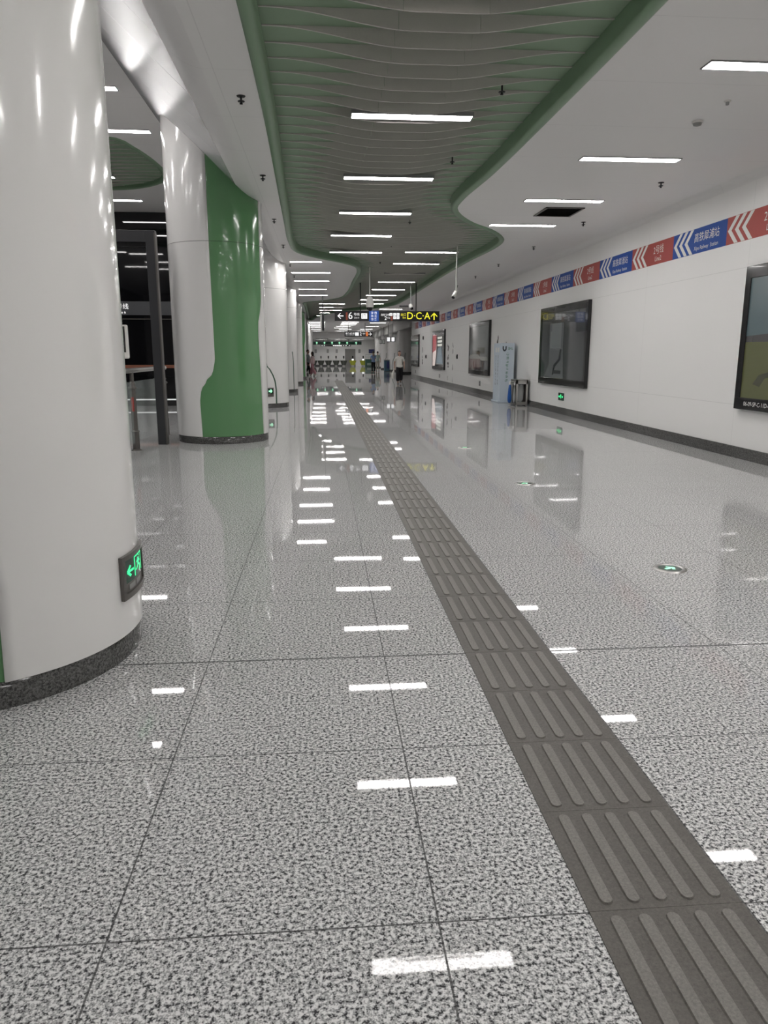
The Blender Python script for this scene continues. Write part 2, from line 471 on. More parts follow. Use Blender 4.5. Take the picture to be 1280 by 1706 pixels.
# rising polished soffit over the column row and the higher hall ceiling
PROF = [(XS, 4.0), (-1.10, 4.012), (-1.17, 4.04), (-1.25, 4.09), (-1.34, 4.165), (-1.45, 4.265), (-1.6, 4.405), (-1.8, 4.595), (-2.0, 4.785), (-2.2, 4.975), (-2.38, 5.145), (-2.5, 5.25), (-2.58, 5.32), (-2.65, 5.37), (-2.72, 5.4)]
def ceil_z(x):
    if x >= PROF[0][0]: return CH
    for (x0, z0), (x1, z1) in zip(PROF, PROF[1:]):
        if x1 <= x: return z0 + (z1 - z0) * (x0 - x) / (x0 - x1)
    return HH
b = MB()
ys = [Y0 + (Y1 - Y0) * i / 60 for i in range(61)]
vs = [(x, y, z) for y in ys for x, z in PROF]
k = len(PROF)
fs = [(j*k+i, j*k+i+1, (j+1)*k+i+1, (j+1)*k+i) for j in range(60) for i in range(k - 1)]
b.add(vs, fs, 0, True)
for q in range(len(b.f)):
    b.m[q] = 0 if (q % (k - 1)) < 4 else 1
struct(b.build('ceiling_soffit', ['ceiling', 'soffit']))
vs, fs = holed([(-12, Y0), (-2.72, Y0), (-2.72, Y1), (-12, Y1)], [blob], HH)
struct(MB().add(vs, fs).build('ceiling_left', 'ceiling'))
# beam over the right-hand columns and the dropped bulkhead before the gates
struct(MB().box((5.95, WEND, 3.3), (6.3, 88, CH + .1)).build('trim_1', 'grey_wall'))
struct(MB().box((-1.03, 88, 3.28), (9.0, Y1, 4.3)).build('trim_2', 'ceiling'))
# dark joint line in the floor is in the floor material

# ---- green slatted ceiling fields
def slat_field(name_trim, loop, z, label, y_phase, pitch, dmax, BH):
    root = thing('slatted_ceiling_panel', label, 'ceiling panel', (loop[0].x, loop[0].y, z))
    # rounded moulding swept round the outline
    prof = [(-0.012, 0.0), (-0.005, -0.014), (0.02, -0.026), (0.05, -0.031), (0.08, -0.026), (0.10, -0.012), (0.11, 0.004), (0.112, BH)]
    loops = [offset(loop, d) for d, _ in prof]
    n = len(loop)
    vs = [(p.x, p.y, z + dz) for (d, dz), lp in zip(prof, loops) for p in lp]
    fs = [(k*n+i, k*n+(i+1) % n, (k+1)*n+(i+1) % n, (k+1)*n+i) for k in range(len(prof) - 1) for i in range(n)]
    MB().add(vs, fs, 0, True).build('moulding', 'trim_green', root)
    inner = offset(loop, 0.108)
    v2, f2 = holed([(p.x, p.y) for p in inner], [], z + BH)
    MB().add(v2, f2).build('lining', 'green_back', root)
    lp = offset(loop, 0.116)
    b = MB()
    ymin, ymax = min(p.y for p in lp), max(p.y for p in lp)
    y = y_phase + pitch * math.floor((max(ymin, -7) - y_phase) / pitch)
    T = 0.016
    while y < ymax:
        y += pitch
        xs = []
        for i in range(n):
            a, c_ = lp[i], lp[(i+1) % n]
            if (a.y <= y) != (c_.y <= y):
                xs.append(a.x + (c_.x - a.x) * (y - a.y) / (c_.y - a.y))
        xs.sort()
        for x0, x1 in zip(xs[::2], xs[1::2]):
            W = x1 - x0
            if W < 0.15: continue
            dm = dmax * min(1.0, W / 1.2)
            for u0, u1 in ((0, .385), (.3865, .615), (.6165, 1.0)):
                N = 14
                row = []
                for i in range(N + 1):
                    u = u0 + (u1 - u0) * i / N
                    t = max(0.0, min(1.0, (min(u, 1 - u) - 0.03) / 0.40))
                    d = 0.008 + (dm - 0.008) * t * t * (3 - 2 * t)
                    row.append((x0 + u * W, z + BH - d))
                vs = []
                for x, zz in row:
                    vs += [(x, y - T/2, z + BH), (x, y - T/2, zz), (x, y + T/2, zz), (x, y + T/2, z + BH)]
                fs = []
                for i in range(N):
                    for q in range(3):
                        fs.append((i*4+q, i*4+q+1, i*4+q+5, i*4+q+4))
                b.add(vs, fs, 0)
    b.build('baffles', 'slat', root)
    return root
slat_field('main', island, CH, 'long green-edged slatted ceiling field with wavy grey baffles above the corridor', 8.70 + .17, .34, 0.142, 0.15)
slat_field('hall', blob, HH, 'leaf shaped green slatted ceiling field seen between the two front columns', 15.2, .30, 0.05, 0.06)

# ------------------------------------------------------------------ columns
WHITE_SEAM = 3.28
def lerp_tab(tab, z):
    if z <= tab[0][0]: return tab[0][1]
    for (a, b_), (c_, d) in zip(tab, tab[1:]):
        if z <= c_:
            t = (z - a) / (c_ - a); t = t * t * (3 - 2 * t) if abs(d - b_) > 5 else t
            return b_ + (d - b_) * t
    return tab[-1][1]
def column(x, y, label, greens=(), r=0.80, strips=(), top=None):
    root = thing('column', label, 'column', (x, y, 0), 'round enamel columns')
    zf = (lambda px: top) if top else ceil_z
    def patch(b, f0, f1, z0, z1, rr, n, lip, mi=0):
        rows = [z0 + (min(z1, 3.6) - z0) * i / 46 for i in range(47)] if z1 < 3.4 else [0, .25, .5, .75, 1.0]
        up_ = z1 > 3.4
        vs = []
        for q in rows:
            zz = q if not up_ else z0
            a0, a1 = f0(zz), f1(zz)
            for i in range(-1, n + 2):
                ii = min(max(i, 0), n)
                th = R(a0 + (a1 - a0) * ii / n)
                r_ = rr - lip if i in (-1, n + 1) else rr
                px, py = x + r_ * math.cos(th), y + r_ * math.sin(th)
                pz = q if not up_ else z0 + (zf(x + rr * math.cos(th)) - z0) * q
                vs.append((px, py, pz))
        k = n + 3
        fs = [(j*k+i, j*k+i+1, (j+1)*k+i+1, (j+1)*k+i) for j in range(len(rows) - 1) for i in range(k - 1)]
        b.add(vs, fs, mi, True)
    edges = sorted(greens, key=lambda g: g[0](1.0))
    if not edges:
        segs = [(lambda z: -180.0, lambda z: 180.0)]
    else:
        segs = []
        for i, g in enumerate(edges):
            nx = edges[(i + 1) % len(edges)]
            wrap = 360.0 if i == len(edges) - 1 else 0.0
            segs.append((g[1], lambda z, nx=nx, wrap=wrap: nx[0](z) + wrap))
    bw, bg = MB(), MB()
    for f0, f1 in segs:
        patch(bw, f0, f1, 0.125, WHITE_SEAM, r, 72, 0.03)
        patch(bw, f0, f1, WHITE_SEAM + .006, 9, r, 72, 0.03)
    bw.build('white_cladding', 'col_white', root)
    if edges:
        for g in edges:
            patch(bg, lambda z: g[0](z) - 1, lambda z: g[1](z) + 1, 0.125, WHITE_SEAM, r - .014, 40, 0.02)
            patch(bg, lambda z: g[0](z) - 1, lambda z: g[1](z) + 1, WHITE_SEAM + .006, 9, r - .014, 40, 0.02)
        bg.build('green_panel', 'col_green', root)
    for st in strips:
        bs = MB()
        patch(bs, lambda z: st(z) - 1.6, lambda z: st(z) + 1.6, 0.125, 1.6, r + .002, 4, 0.01)
        bs.build('groove', 'green_edge', root)
    core = MB()
    n = 48
    vs, fs = [], []
    for i in range(n):
        th = 2*PI*i/n
        px, py = x + (r - .045) * math.cos(th), y + (r - .045) * math.sin(th)
        vs += [(px, py, 0.02), (px, py, zf(x + r * math.cos(th)) - .004)]
    core.add(vs, [(2*i, 2*((i+1) % n), 2*((i+1) % n)+1, 2*i+1) for i in range(n)], 0, True).build('core', 'col_core', root)
    MB().lathe((x, y, 0), [(r - .012, 0), (r - .012, .118), (r - .02, .124), (r - .06, .124)], 72).build('plinth', 'plinth', root)
    return root
g2L = [(.07,-109.5),(.5,-110.4),(.72,-110.9),(.90,-108.7),(1.04,-102.2),(1.2,-92.9),(1.4,-89.6),(1.9,-89.8),(3.3,-90.5)]
g2R = [(.07,-21.5),(.36,-22.8),(1.19,-24.8),(1.8,-27.5),(2.04,-26.4),(2.2,-21.4),(2.4,-17.0),(3.3,-16.5)]
G2 = (lambda z: lerp_tab(g2L, z), lambda z: lerp_tab(g2R, z))
g1L = [(.07,-150),(.9,-150),(1.3,-135),(3.3,-135)]
g1R = [(.07,-59.7),(.5,-59.0),(.9,-62),(1.3,-80),(3.3,-80)]
G1 = (lambda z: lerp_tab(g1L, z), lambda z: lerp_tab(g1R, z))
s3 = [(.1,-54.5),(.5,-54.3),(.75,-56.5),(.92,-61),(1.04,-66),(1.2,-74),(1.6,-84)]
s4 = [(.1,-36),(.9,-36),(1.2,-36),(1.6,-40)]
CX = -1.78
CY = [3.75, 13.5, 22.1, 30.6, 39.1, 47.6, 56.2, 64.8, 73.4, 82.0]
names = ['nearest white enamel column at the left edge of the corridor',
         'white column with a large wavy-edged green panel, second of the left row',
         'white enamel column with thin curved groove and low exit sign, third of the left row',
         'white enamel column standing behind the one with the curved groove, fourth of the left row',
         'white enamel column far along the corridor, fifth of the left row',
         'white column with green panel far down the left row, just before the couple',
         'white column right beside the walking couple, seventh of the left row',
         'far white column behind the walking couple, eighth of the left row',
         'distant white column near the ticket gates, ninth of the left row',
         'most distant white column of the left row, closest to the ticket gates']
for i, y in enumerate(CY):
    gr = {0: (G1,), 1: (G2,), 5: (G2,)}.get(i, ())
    st = {2: (lambda z: lerp_tab(s3, z),), 3: (lambda z: lerp_tab(s4, z),)}.get(i, ())
    column(CX, y, names[i], gr, strips=st)
for i, y in enumerate([59.6, 68.2, 76.8, 85.4]):
    column(6.78, y, ['grey-white column right behind the walking woman, nearest under the beam on the right',
                     'second grey-white column under the beam on the far right',
                     'third grey-white column under the beam on the far right, behind the blue bin',
                     'farthest grey-white column on the right, beside the ticket booth'][i],
           strips=((lambda z: lerp_tab([(.1, -128), (.6, -128), (.9, -122), (1.2, -112), (1.6, -110)], z)),), top=3.98)

# ------------------------------------------------------------------ ceiling lights
def light_proto(label, group):
    t = thing('ceiling_light', label, 'ceiling light', (0, 0, 0), group)
    hw, hd = 0.665, 0.10
    b = MB()
    b.box((-hw, -hd, -.012), (hw, -hd + .012, .03)); b.box((-hw, hd - .012, -.012), (hw, hd, .03))
    b.box((-hw, -hd, -.012), (-hw + .012, hd, .03)); b.box((hw - .012, -hd, -.012), (hw, hd, .03))
    b.box((-hw, -hd, .02), (hw, hd, .03))
    b.build('housing', 'fixture', t)
    MB().box((-hw + .012, -hd + .012, -.008), (hw - .012, hd - .012, .012)).build('diffuser', 'diffuser', t)
    return t
proto = None
def lights(row, lab, group, z, sx=None):
    global proto
    for i, (x, y) in enumerate(row):
        lb = lab(i, len(row))
        if proto is None:
            proto = light_proto(lb, group); proto.location = (x, y, z)
        else:
            d_ = dup(proto, (x, y, z), lb, group)
            if sx: d_.scale.x = sx[i]
zc, zs = CH + .0, CH + .03
nth = lambda what: (lambda i, n: f'{what}, {"nearest one" if i == 0 else ORD[i] + " from the camera" if i < n - 1 else "farthest one"}')
lights([(1.02, y) for y in (8.70, 11.59, 14.34)] + [(.9, 16.97), (.9, 19.68), (2.80, 19.52), (2.73, 21.97), (2.70, 27.43), (2.69, 30.61), (2.63, 33.58), (2.56, 39.2), (2.5, 36.3)],
       lambda i, n: ['bright strip light nearest to the camera in the slatted field', 'second strip light ahead in the slatted field', 'third strip light ahead in the slatted field',
                     'fourth strip light ahead in the slatted field', 'left one of the side-by-side strip lights where the slatted field bends',
                     'right one of the side-by-side strip lights, with a camera pole hanging at its end', 'strip light just behind the camera pole in the slatted field',
                     'strip light just beyond the unlit one in the slatted field', 'strip light right above the dome camera in the slatted field',
                     'strip light level with the dome camera body, seen behind it', 'farthest strip light of the slatted field above the exit sign',
                     'strip light passing behind the lower half of the dome camera'][i], 'strip lights in the slatted field', zs)
lights([(1.02, y) for y in (5.76, 3.0, .3, -2.4, -5.1)], lambda i, n: 'strip light in the slatted field, overhead and out of the picture', 'strip lights overhead', zs)
lights([(4.08, 6.93), (4.07, 10.13), (4.06, 12.81), (4.01, 15.22)], nth('strip light in the white ceiling by the right wall'), 'strip lights on the right', zc)
lights([(4.08, y) for y in (3.9, 1.2, -1.5, -4.2)], lambda i, n: 'strip light near the right wall, overhead and out of the picture', 'strip lights overhead', zc)
lights([(-.40, 21.5), (-.30, 24.28), (-.31, 27.0), (-.32, 30.3), (-.33, 33.3)], nth('strip light in the bay beside the left columns'), 'strip lights in the left bay', zc, (.66, .93, .93, .82, .93))
lights([(.56, y) for y in (39.4, 42.3, 44.98, 47.95)] + [(.35, 51.3), (.30, 54.4), (.27, 57.7)], nth('strip light in the tight ladder left of the hanging signs'), 'ladder of strip lights', zs)
lights([(-.36, 61), (-.36, 64.5), (-.36, 68), (-.36, 72), (-.36, 78), (-.36, 84)], nth('strip light beside the far left columns'), 'strip lights by the far columns', zc)  # last pair of the row added to brighten the bulkhead before the gates
lights([(2.3, 60.5), (2.3, 63.5), (2.3, 66.5), (2.0, 70), (1.9, 74), (2.4, 78), (2.2, 84)], nth('distant strip light below the line six sign'), 'distant strip lights', zc)  # farthest one is an extra, put in to light the bulkhead front
lights([(3.95, 43.3), (4.0, 46.5)], nth('strip light behind the camera arm near the right wall'), 'strip lights behind the sign', zc)
lights([(4.6, 62), (4.6, 70), (4.6, 78), (4.6, 84)], nth('distant strip light behind the hanging sign'), 'distant strip lights on the right', zc)  # farthest one added as fill light for the bulkhead face
lights([(x, y) for y in (90.5, 94) for x in (0.0, 2.2, 4.4)], lambda i, n: ['left', 'middle', 'right'][i % 3] + [' front', ' rear'][i // 3] + ' strip light under the low ceiling over the ticket gates', 'strip lights over the gates', 3.28 - .03)
lights([(-3.66, 14.65), (-3.66, 12.44), (-5.25, 20.87), (-5.25, 18.27)],
       lambda i, n: ['strip light in the left hall ceiling just before the leaf shaped field', 'strip light end peeping out beside the nearest column',
                     'strip light in the left hall beyond the leaf shaped field', 'strip light tip touching the nearest column beside the leaf shaped field'][i], 'strip lights in the left hall', HH)
lights([(-3.66, 7.4), (-5.25, 10.5), (-6.5, 5), (-8.2, 14), (-8.2, 19), (-8.2, 9), (-3.66, 2.5), (-3.66, -2.5), (-6.9, 16.2), (-6.9, 13.5), (-6.9, 10.8), (-6.9, 8.1)], lambda i, n: 'strip light in the left hall hidden behind the nearest column', 'hidden hall lights', HH)
# the strip that is off
t = thing('ceiling_light', 'unlit strip light in the slatted field between two lit ones', 'ceiling light', (2.70, 24.7, zs))
MB().box((2.04, 24.615, zs - .012), (3.36, 24.785, zs + .03)).build('housing', 'fixture', t)
MB().box((2.052, 24.627, zs - .016), (3.348, 24.773, zs)).build('diffuser', 'unlit', t)

# ------------------------------------------------------------------ tactile paving
t = thing('tactile_paving', 'long dark grey ribbed guidance strip set into the granite floor', 'tactile paving', (.925, 1, 0))
TX0, TX1, TL = 0.705, 1.145, 0.451
b = MB(); bars = MB()
y = 1.70 - TL * 6
while y < 43.5:
    b.bbox((TX0, y + .0003, 0.0), (TX1, y + TL - .0003, 0.0035), .001)
    pitch = 0.0785
    for k in range(5):
        xc = (TX0 + TX1) / 2 + pitch * (k - 2); hw = .0198; top_w = .0158
        L0, L1 = y + .022, y + TL - .022
        def outl(w_, z, sh):
            pts = []
            for i in range(7):
                a = -PI/2 + PI * i / 6 - PI/2
                pts.append((xc + w_ * math.cos(PI + PI * i / 6), L0 + sh + w_ + w_ * math.sin(PI + PI * i / 6), z))
            for i in range(7):
                pts.append((xc + w_ * math.cos(PI * i / 6), L1 - sh - w_ + w_ * math.sin(PI * i / 6), z))
            return pts
        lo, hi = outl(hw, .003, 0), outl(top_w + .001, .0085, .002)
        nn = len(lo)
        bars.add(lo + hi, [(i, (i+1) % nn, (i+1) % nn + nn, i + nn) for i in range(nn)] + [tuple(range(nn, 2*nn))])
    y += TL
b.build('base_tiles', 'tactile', t)
bars.build('raised_bars', 'tactile_bar', t)

# round exit markers let into the floor
def exit_glow_arrow(b, org, ux, uy, s, mi):
    b.shape(org, ux, uy, [(-.5*s, 0), (-.05*s, .45*s), (.12*s, .30*s), (-.06*s, .13*s), (.5*s, .13*s), (.5*s, -.13*s), (-.06*s, -.13*s), (.12*s, -.30*s), (-.05*s, -.45*s)], mi)
for i, (x, y) in enumerate([(2.451, 4.885), (2.366, 8.447), (2.306, 11.898)]):
    t = thing('floor_exit_marker', ['round green floor marker nearest to the camera, right of the ribbed strip', 'round green floor marker in the middle, right of the ribbed strip', 'farthest round green floor marker, right of the ribbed strip'][i],
              'floor marker', (x, y, 0), 'round exit markers in the floor')
    MB().lathe((x, y, 0), [(.115, 0), (.112, .006), (.085, .009), (.08, .004), (.0, .004)], 40).build('rim', 'steel', t)
    MB().lathe((x, y, 0), [(.08, .006), (.0, .006)], 32).build('lens', 'dark_green', t)
    b = MB()
    exit_glow_arrow(b, (x, y, .0075), (math.cos(R(205)), math.sin(R(205)), 0), (math.cos(R(295)), math.sin(R(295)), 0), .095, 0)
    b.build('arrow', 'lit_mint', t)

# ------------------------------------------------------------------ frieze on the right wall
BZ0, BZ1, BP = 3.10, 3.49, 1.738
UXW, UYW = (0, -1, 0), (0, 0, 1)
fr = thing('wayfinding_frieze', 'long red and blue direction frieze high on the right wall', 'wall frieze', (WX, 9.52, BZ0))
def frieze_panel(y, color, red):
    # y = near edge; local x runs from the far end (left for the viewer)
    org = Vector((WX - .004, y + BP, BZ0))
    H = BZ1 - BZ0
    p = MB().box((WX - .004, y, BZ0), (WX - .0005, y + BP, BZ1)).build('red_panel' if red else 'blue_panel', color, fr)
    b = MB()
    o2 = org + Vector((-.0015, 0, 0))
    for k in range(3):
        u = 0.03 + .19 * k
        b.shape(o2, UXW, UYW, [(u, H/2), (u + .2, H - .004), (u + .3, H - .004), (u + .1, H/2), (u + .3, .004), (u + .2, .004)], 0)
    b.build('chevrons', 'film_white', p)
    b = MB()
    if red:
        b.text('2号线', .165, o2 + Vector((0, -1.16, H * .62)), UXW, UYW, 0)
        b.text('Line2', .12, o2 + Vector((0, -1.16, H * .24)), UXW, UYW, 0)
    else:
        b.text('高铁犀浦站', .158, o2 + Vector((0, -1.13, H * .60)), UXW, UYW, 0)
        b.text('Xipu Railway  Station', .088, o2 + Vector((0, -1.13, H * .20)), UXW, UYW, 0)
    b.build('lettering', 'film_white', p)
    return p
pr_red = frieze_panel(11.262 - BP, 'red', True)
pr_blue = frieze_panel(11.262, 'blue', False)
y = 11.262 - BP; k = 0
ends = []
for k in range(-2, 23):
    if k in (0, 1): continue
    src = pr_red if k % 2 == 0 else pr_blue
    c = src.copy(); C.objects.link(c); c.parent = fr
    c.location = (0, (k - (k % 2)) * BP, 0)
    for ch in src.children:
        d = ch.copy(); C.objects.link(d); d.parent = c

# ------------------------------------------------------------------ poster light boxes
def poster(y0, y1, label, art):
    z0, z1 = 0.72, 2.71
    t = thing('poster_lightbox', label, 'poster', (WX, (y0 + y1) / 2, z0), 'poster light boxes on the right wall')
    W = y1 - y0; H = z1 - z0
    X = WX - .085
    b = MB()
    bw = .14; bt = .17
    b.bbox((X, y0, z0), (WX - .0005, y1, z0 + bt), .006); b.bbox((X, y0, z1 - bt), (WX - .0005, y1, z1), .006)
    b.bbox((X, y0, z0 + bt - .01), (WX - .0005, y0 + bw, z1 - bt + .01), .006); b.bbox((X, y1 - bw, z0 + bt - .01), (WX - .0005, y1, z1 - bt + .01), .006)
    fo = b.build('frame', 'black', t)
    g = MB(); mats = []
    org = Vector((X + .012, y1 - bw, z0 + bt))
    iw, ih = W - 2*bw, H - 2*bt
    lay = [0]
    def q(mname, pts):
        if mname not in mats: mats.append(mname)
        lay[0] += 1
        o = org - Vector((lay[0] * .0006, 0, 0))
        g.shape(o, UXW, UYW, [(a * iw, c_ * ih) for a, c_ in pts], mats.index(mname))
    rc = lambda mn, a, b_, c_, d: q(mn, [(a, b_), (c_, b_), (c_, d), (a, d)])
    art(q, rc)
    g.build('poster_print', mats, t)
    return t, org, iw, ih, X
def art1(q, rc):
    rc('sky print', 0, 0, 1, 1)
    q('hill print', [(0, .45), (0, .52), (.15, .535), (.4, .60), (.7, .66), (1, .6), (1, .4)])
    rc('field print', 0, 0, 1, .47)
    q('field path print', [(.08, .12), (.12, .2), (.3, .27), (.42, .36), (.55, .47), (.6, .47), (.48, .36), (.34, .24), (.16, .17), (.13, .1)])
def art2(q, rc):
    rc('slate print', 0, 0, 1, 1)
    rc('night print', 0, .86, 1, 1); rc('night print', 0, .45, .18, .86); rc('night print', .66, .55, 1, .86)
    q('panel print', [(.1, 0), (.3, .35), (.55, .45), (.58, 0)]) ; rc('panel print', .22, .2, .55, .84)
    rc('paper print', .24, .46, .5, .72); rc('paper print', .27, .72, .5, .84)
    q('night print', [(.48, .44), (.52, .44), (.5, .28), (.38, .18), (.34, .05), (.31, .05), (.34, .2), (.46, .3)])
    rc('slate print', .36, .07, .52, .12)
def art3(q, rc):
    rc('mist print', 0, 0, 1, 1)
    q('slate print', [(0, 1), (.2, 1), (.12, .7), (0, .55)])
    rc('night print', .1, .62, .22, .78); rc('cushion print', .42, .38, .85, .52)
    q('cushion print', [(.3, .38), (.36, .46), (.48, .46), (.48, .38)])
    q('linen print', [(0, .24), (0, .33), (.25, .38), (.5, .36), (.6, .31), (1, .31), (1, .22)])
    rc('bed print', 0, .14, .62, .26); rc('rose print', 0, .04, .62, .15); rc('night print', .62, 0, .82, .22)
    rc('night print', 0, 0, 1, .04)
def art4(q, rc):
    rc('night print', 0, 0, 1, 1)
    rc('lit red print', 0, .4, .34, .97); q('lit pale print', [(0, 0), (0, .42), (.3, .5), (.36, .75), (.34, .38), (.22, 0)])
    for k in range(3): rc('lit block print', .45, .83 - .11*k, .85, .90 - .11*k)
    q('blue grey print', [(.36, .08), (.46, .45), (.52, .58), (.78, .58), (.88, .3), (.94, .08)])
    rc('white print glossy', .38, .05, .95, .08)
def art5(q, rc):
    rc('pale print', 0, 0, 1, 1)
    rc('white print glossy', 0, .88, 1, .95); rc('green header print', 0, .74, 1, .88); rc('night print', 0, .95, 1, 1)
    rc('mist print', 0, .15, .3, .72)
    q('slate print', [(.1, .1), (.2, .2), (.4, .17), (.5, .24), (.6, .17), (.8, .2), (.9, .1), (.6, .03), (.5, 0), (.4, .03)])
P = [poster(6.78, 10.48, 'black framed landscape poster cut by the right edge of the picture', art1),
     poster(16.83, 20.55, 'black framed dark poster with a pale sheet, above the small green exit sign', art2),
     poster(26.95, 30.65, 'black framed poster of a grey bedroom with pink cover, left of the white board', art3),
     poster(37.0, 41.0, 'black framed poster with bright red and white strip', art4),
     poster(46.95, 50.95, 'black framed pale poster with green header, farthest along the right wall', art5)]
b = MB().text('06-09-SP-C-11D-006', .085, (P[0][4] - .0012, 10.48 - .62, .72 + .085), UXW, UYW)
b.build('lettering', 'white', P[0][0])

# ------------------------------------------------------------------ small things on the right wall
def running_man(b, org, ux, uy, s, mi):
    def bar(a, c_, w_):
        a, c_ = Vector(a), Vector(c_); d = (c_ - a).normalized(); nn = Vector((-d.y, d.x)) * w_
        b.shape(org, ux, uy, [tuple((a + nn) * s), tuple((a - nn) * s), tuple((c_ - nn) * s), tuple((c_ + nn) * s)], mi)
    b.shape(org, ux, uy, [((.05 + .09 * math.cos(a)) * s, (.38 + .09 * math.sin(a)) * s) for a in [2*PI*i/10 for i in range(10)]], mi)
    bar((.05, .28), (.0, .0), .075); bar((.0, .0), (.2, -.15), .05); bar((.2, -.15), (.12, -.4), .045)
    bar((.0, .02), (-.13, -.18), .05); bar((-.13, -.18), (-.34, -.22), .045)
    bar((.05, .24), (-.2, .2), .04); bar((-.2, .2), (-.27, .05), .035); bar((.05, .24), (.22, .12), .04); bar((.22, .12), (.33, .22), .035)
t = thing('exit_sign', 'small green emergency exit sign on the right wall under the dark poster', 'exit sign', (WX, 18.68, .34), 'emergency exit signs')
MB().bbox((WX - .02, 18.47, .34), (WX - .0005, 18.89, .53), .004).build('case', 'dark_green', t)
b = MB(); o = Vector((WX - .0215, 18.68, .435))
running_man(b, o, UXW, UYW, .16, 0); b.rect(o, UXW, UYW, -.17, -.02, -.07, .02); b.rect(o, UXW, UYW, .08, -.02, .17, .02)
b.build('pictogram', 'lit_green', t)
for y, lb in ((28.73, 'small grey socket plate under the bedroom poster'), (38.8, 'small grey socket plate under the red and white poster'), (48.9, 'small grey socket plate under the farthest poster')):
    t = thing('socket_plate', lb, 'wall socket', (WX, y, .32), 'socket plates under the posters')
    MB().bbox((WX - .012, y - .13, .29), (WX - .0005, y + .13, .49), .004).build('plate', 'grey_plastic', t)
    b = MB()
    for k in (-1, 1):
        for z in (.35, .42): b.box((WX - .014, y + k*.055 - .03, z - .012), (WX - .0125, y + k*.055 + .03, z + .012))
    b.build('slots', 'black_matte', t)
for y, z, h, lb in ((43.9, 1.36, .2, 'small black box on the wall between the two far posters, at waist height'), (33.7, 1.39, .2, 'small black box on the wall between the bedroom poster and the red strip poster'), (45.2, 2.45, .2, 'small black box high on the wall beside the farthest poster')):
    t = thing('wall_box', lb, 'wall box', (WX, y, z), 'small black wall boxes')
    MB().bbox((WX - .05, y - .11, z - h/2), (WX - .0005, y + .11, z + h/2), .008).build('body', 'black', t)
    MB().bbox((WX - .056, y - .07, z - .05), (WX - .0505, y + .07, z + .05), .002).build('cover', 'dark_grey', t)
# left-over residue marks on the wall, each a small ragged patch
rg = random.Random(9)
def residue(y, z, w_, h, lb):
    b = MB()
    for k in range(5):
        cy_, cz, a = y + rg.uniform(-w_, w_) * .5, z + rg.uniform(-h, h) * .5, rg.uniform(.25, .5)
        pts = []
        for i in range(8):
            th = 2*PI*i/8; q = rg.uniform(.5, 1)
            pts.append((WX - .0012 - .0002*k, cy_ + math.cos(th) * w_ * a * q, cz + math.sin(th) * h * a * q))
        b.poly(pts[::-1], (.001, 0, 0))
    tag(b.build('glue_residue', 'stain'), lb, 'stain', 'glue residue on the right wall')
residue(25.9, 2.0, .22, .3, 'dark glue mark on the wall just above the left side of the white board')
residue(24.7, 1.85, .12, .12, 'small glue mark on the wall above the right side of the white board')
for y, z, w_, h, lb in ((36.2, 1.78, .3, .25, 'upper dark glue mark right of the red strip poster'), (36.2, 1.38, .25, .2, 'middle dark glue mark right of the red strip poster'), (36.2, .98, .3, .25, 'lower dark glue mark right of the red strip poster'),
                        (34.9, 1.75, .16, .35, 'faint glue mark beside the upper one right of the red strip poster'), (34.9, .9, .1, .25, 'thin glue mark beside the lower one right of the red strip poster'),
                        (45.6, 1.75, .3, .25, 'upper dark glue mark right of the farthest poster'), (45.6, 1.4, .2, .2, 'middle dark glue mark right of the farthest poster'), (45.6, 1.0, .3, .3, 'lower dark glue mark right of the farthest poster'),
                        (36.3, .33, .07, .22, 'left short glue streak near the skirting'), (34.9, .33, .07, .22, 'right short glue streak near the skirting')):
    residue(y, z, w_, h, lb)

# white free-standing board
t = thing('information_board', 'tall pale blue-white standing board with green vertical lettering against the right wall', 'standing board', (5.75, 23.6, 0))
MB().bbox((5.54, 23.12, .06), (5.985, 24.02, 1.84), .01).build('body', 'stand_white', t)
MB().bbox((5.50, 23.08, 0), (6.02, 24.06, .06), .008).build('base', 'stand_white', t)
b = MB(); o = Vector((5.54, 23.1175, 0)); ux = (1, 0, 0)
b.shape(o, ux, UYW, [(.06, 1.74), (.10, 1.74), (.10, 1.66), (.125, 1.63), (.15, 1.66), (.15, 1.74), (.19, 1.74), (.19, 1.65), (.165, 1.6), (.125, 1.58), (.085, 1.6), (.06, 1.65)], 0)
for k in range(2): b.glyph(o, ux, UYW, .265 + .09*k, 1.67, .08, 1, 50 + k)
for k in range(8): b.glyph(o, ux, UYW, .23 - .003*k, 1.50 - .115*k, .085, 1, 60 + k)
b.build('front_lettering', ['print_dark', 'print_green'], t)
b = MB(); o = Vector((5.5375, 23.57, 0))
for k in range(9):
    for i in range(2): b.glyph(o, UXW, UYW, -.15 + .3*i, 1.42 - .105*k, .09 if k != 6 else .05, 0, 100 + 2*k + i)
b.build('side_lettering', 'print_dark', t)
MB().rect(o, UXW, UYW, -.22, 1.56, -.02, 1.70).build('white_label', 'white', t)
MB().rect(o, UXW, UYW, .08, 1.56, .28, 1.70).build('white_label', 'white', t)

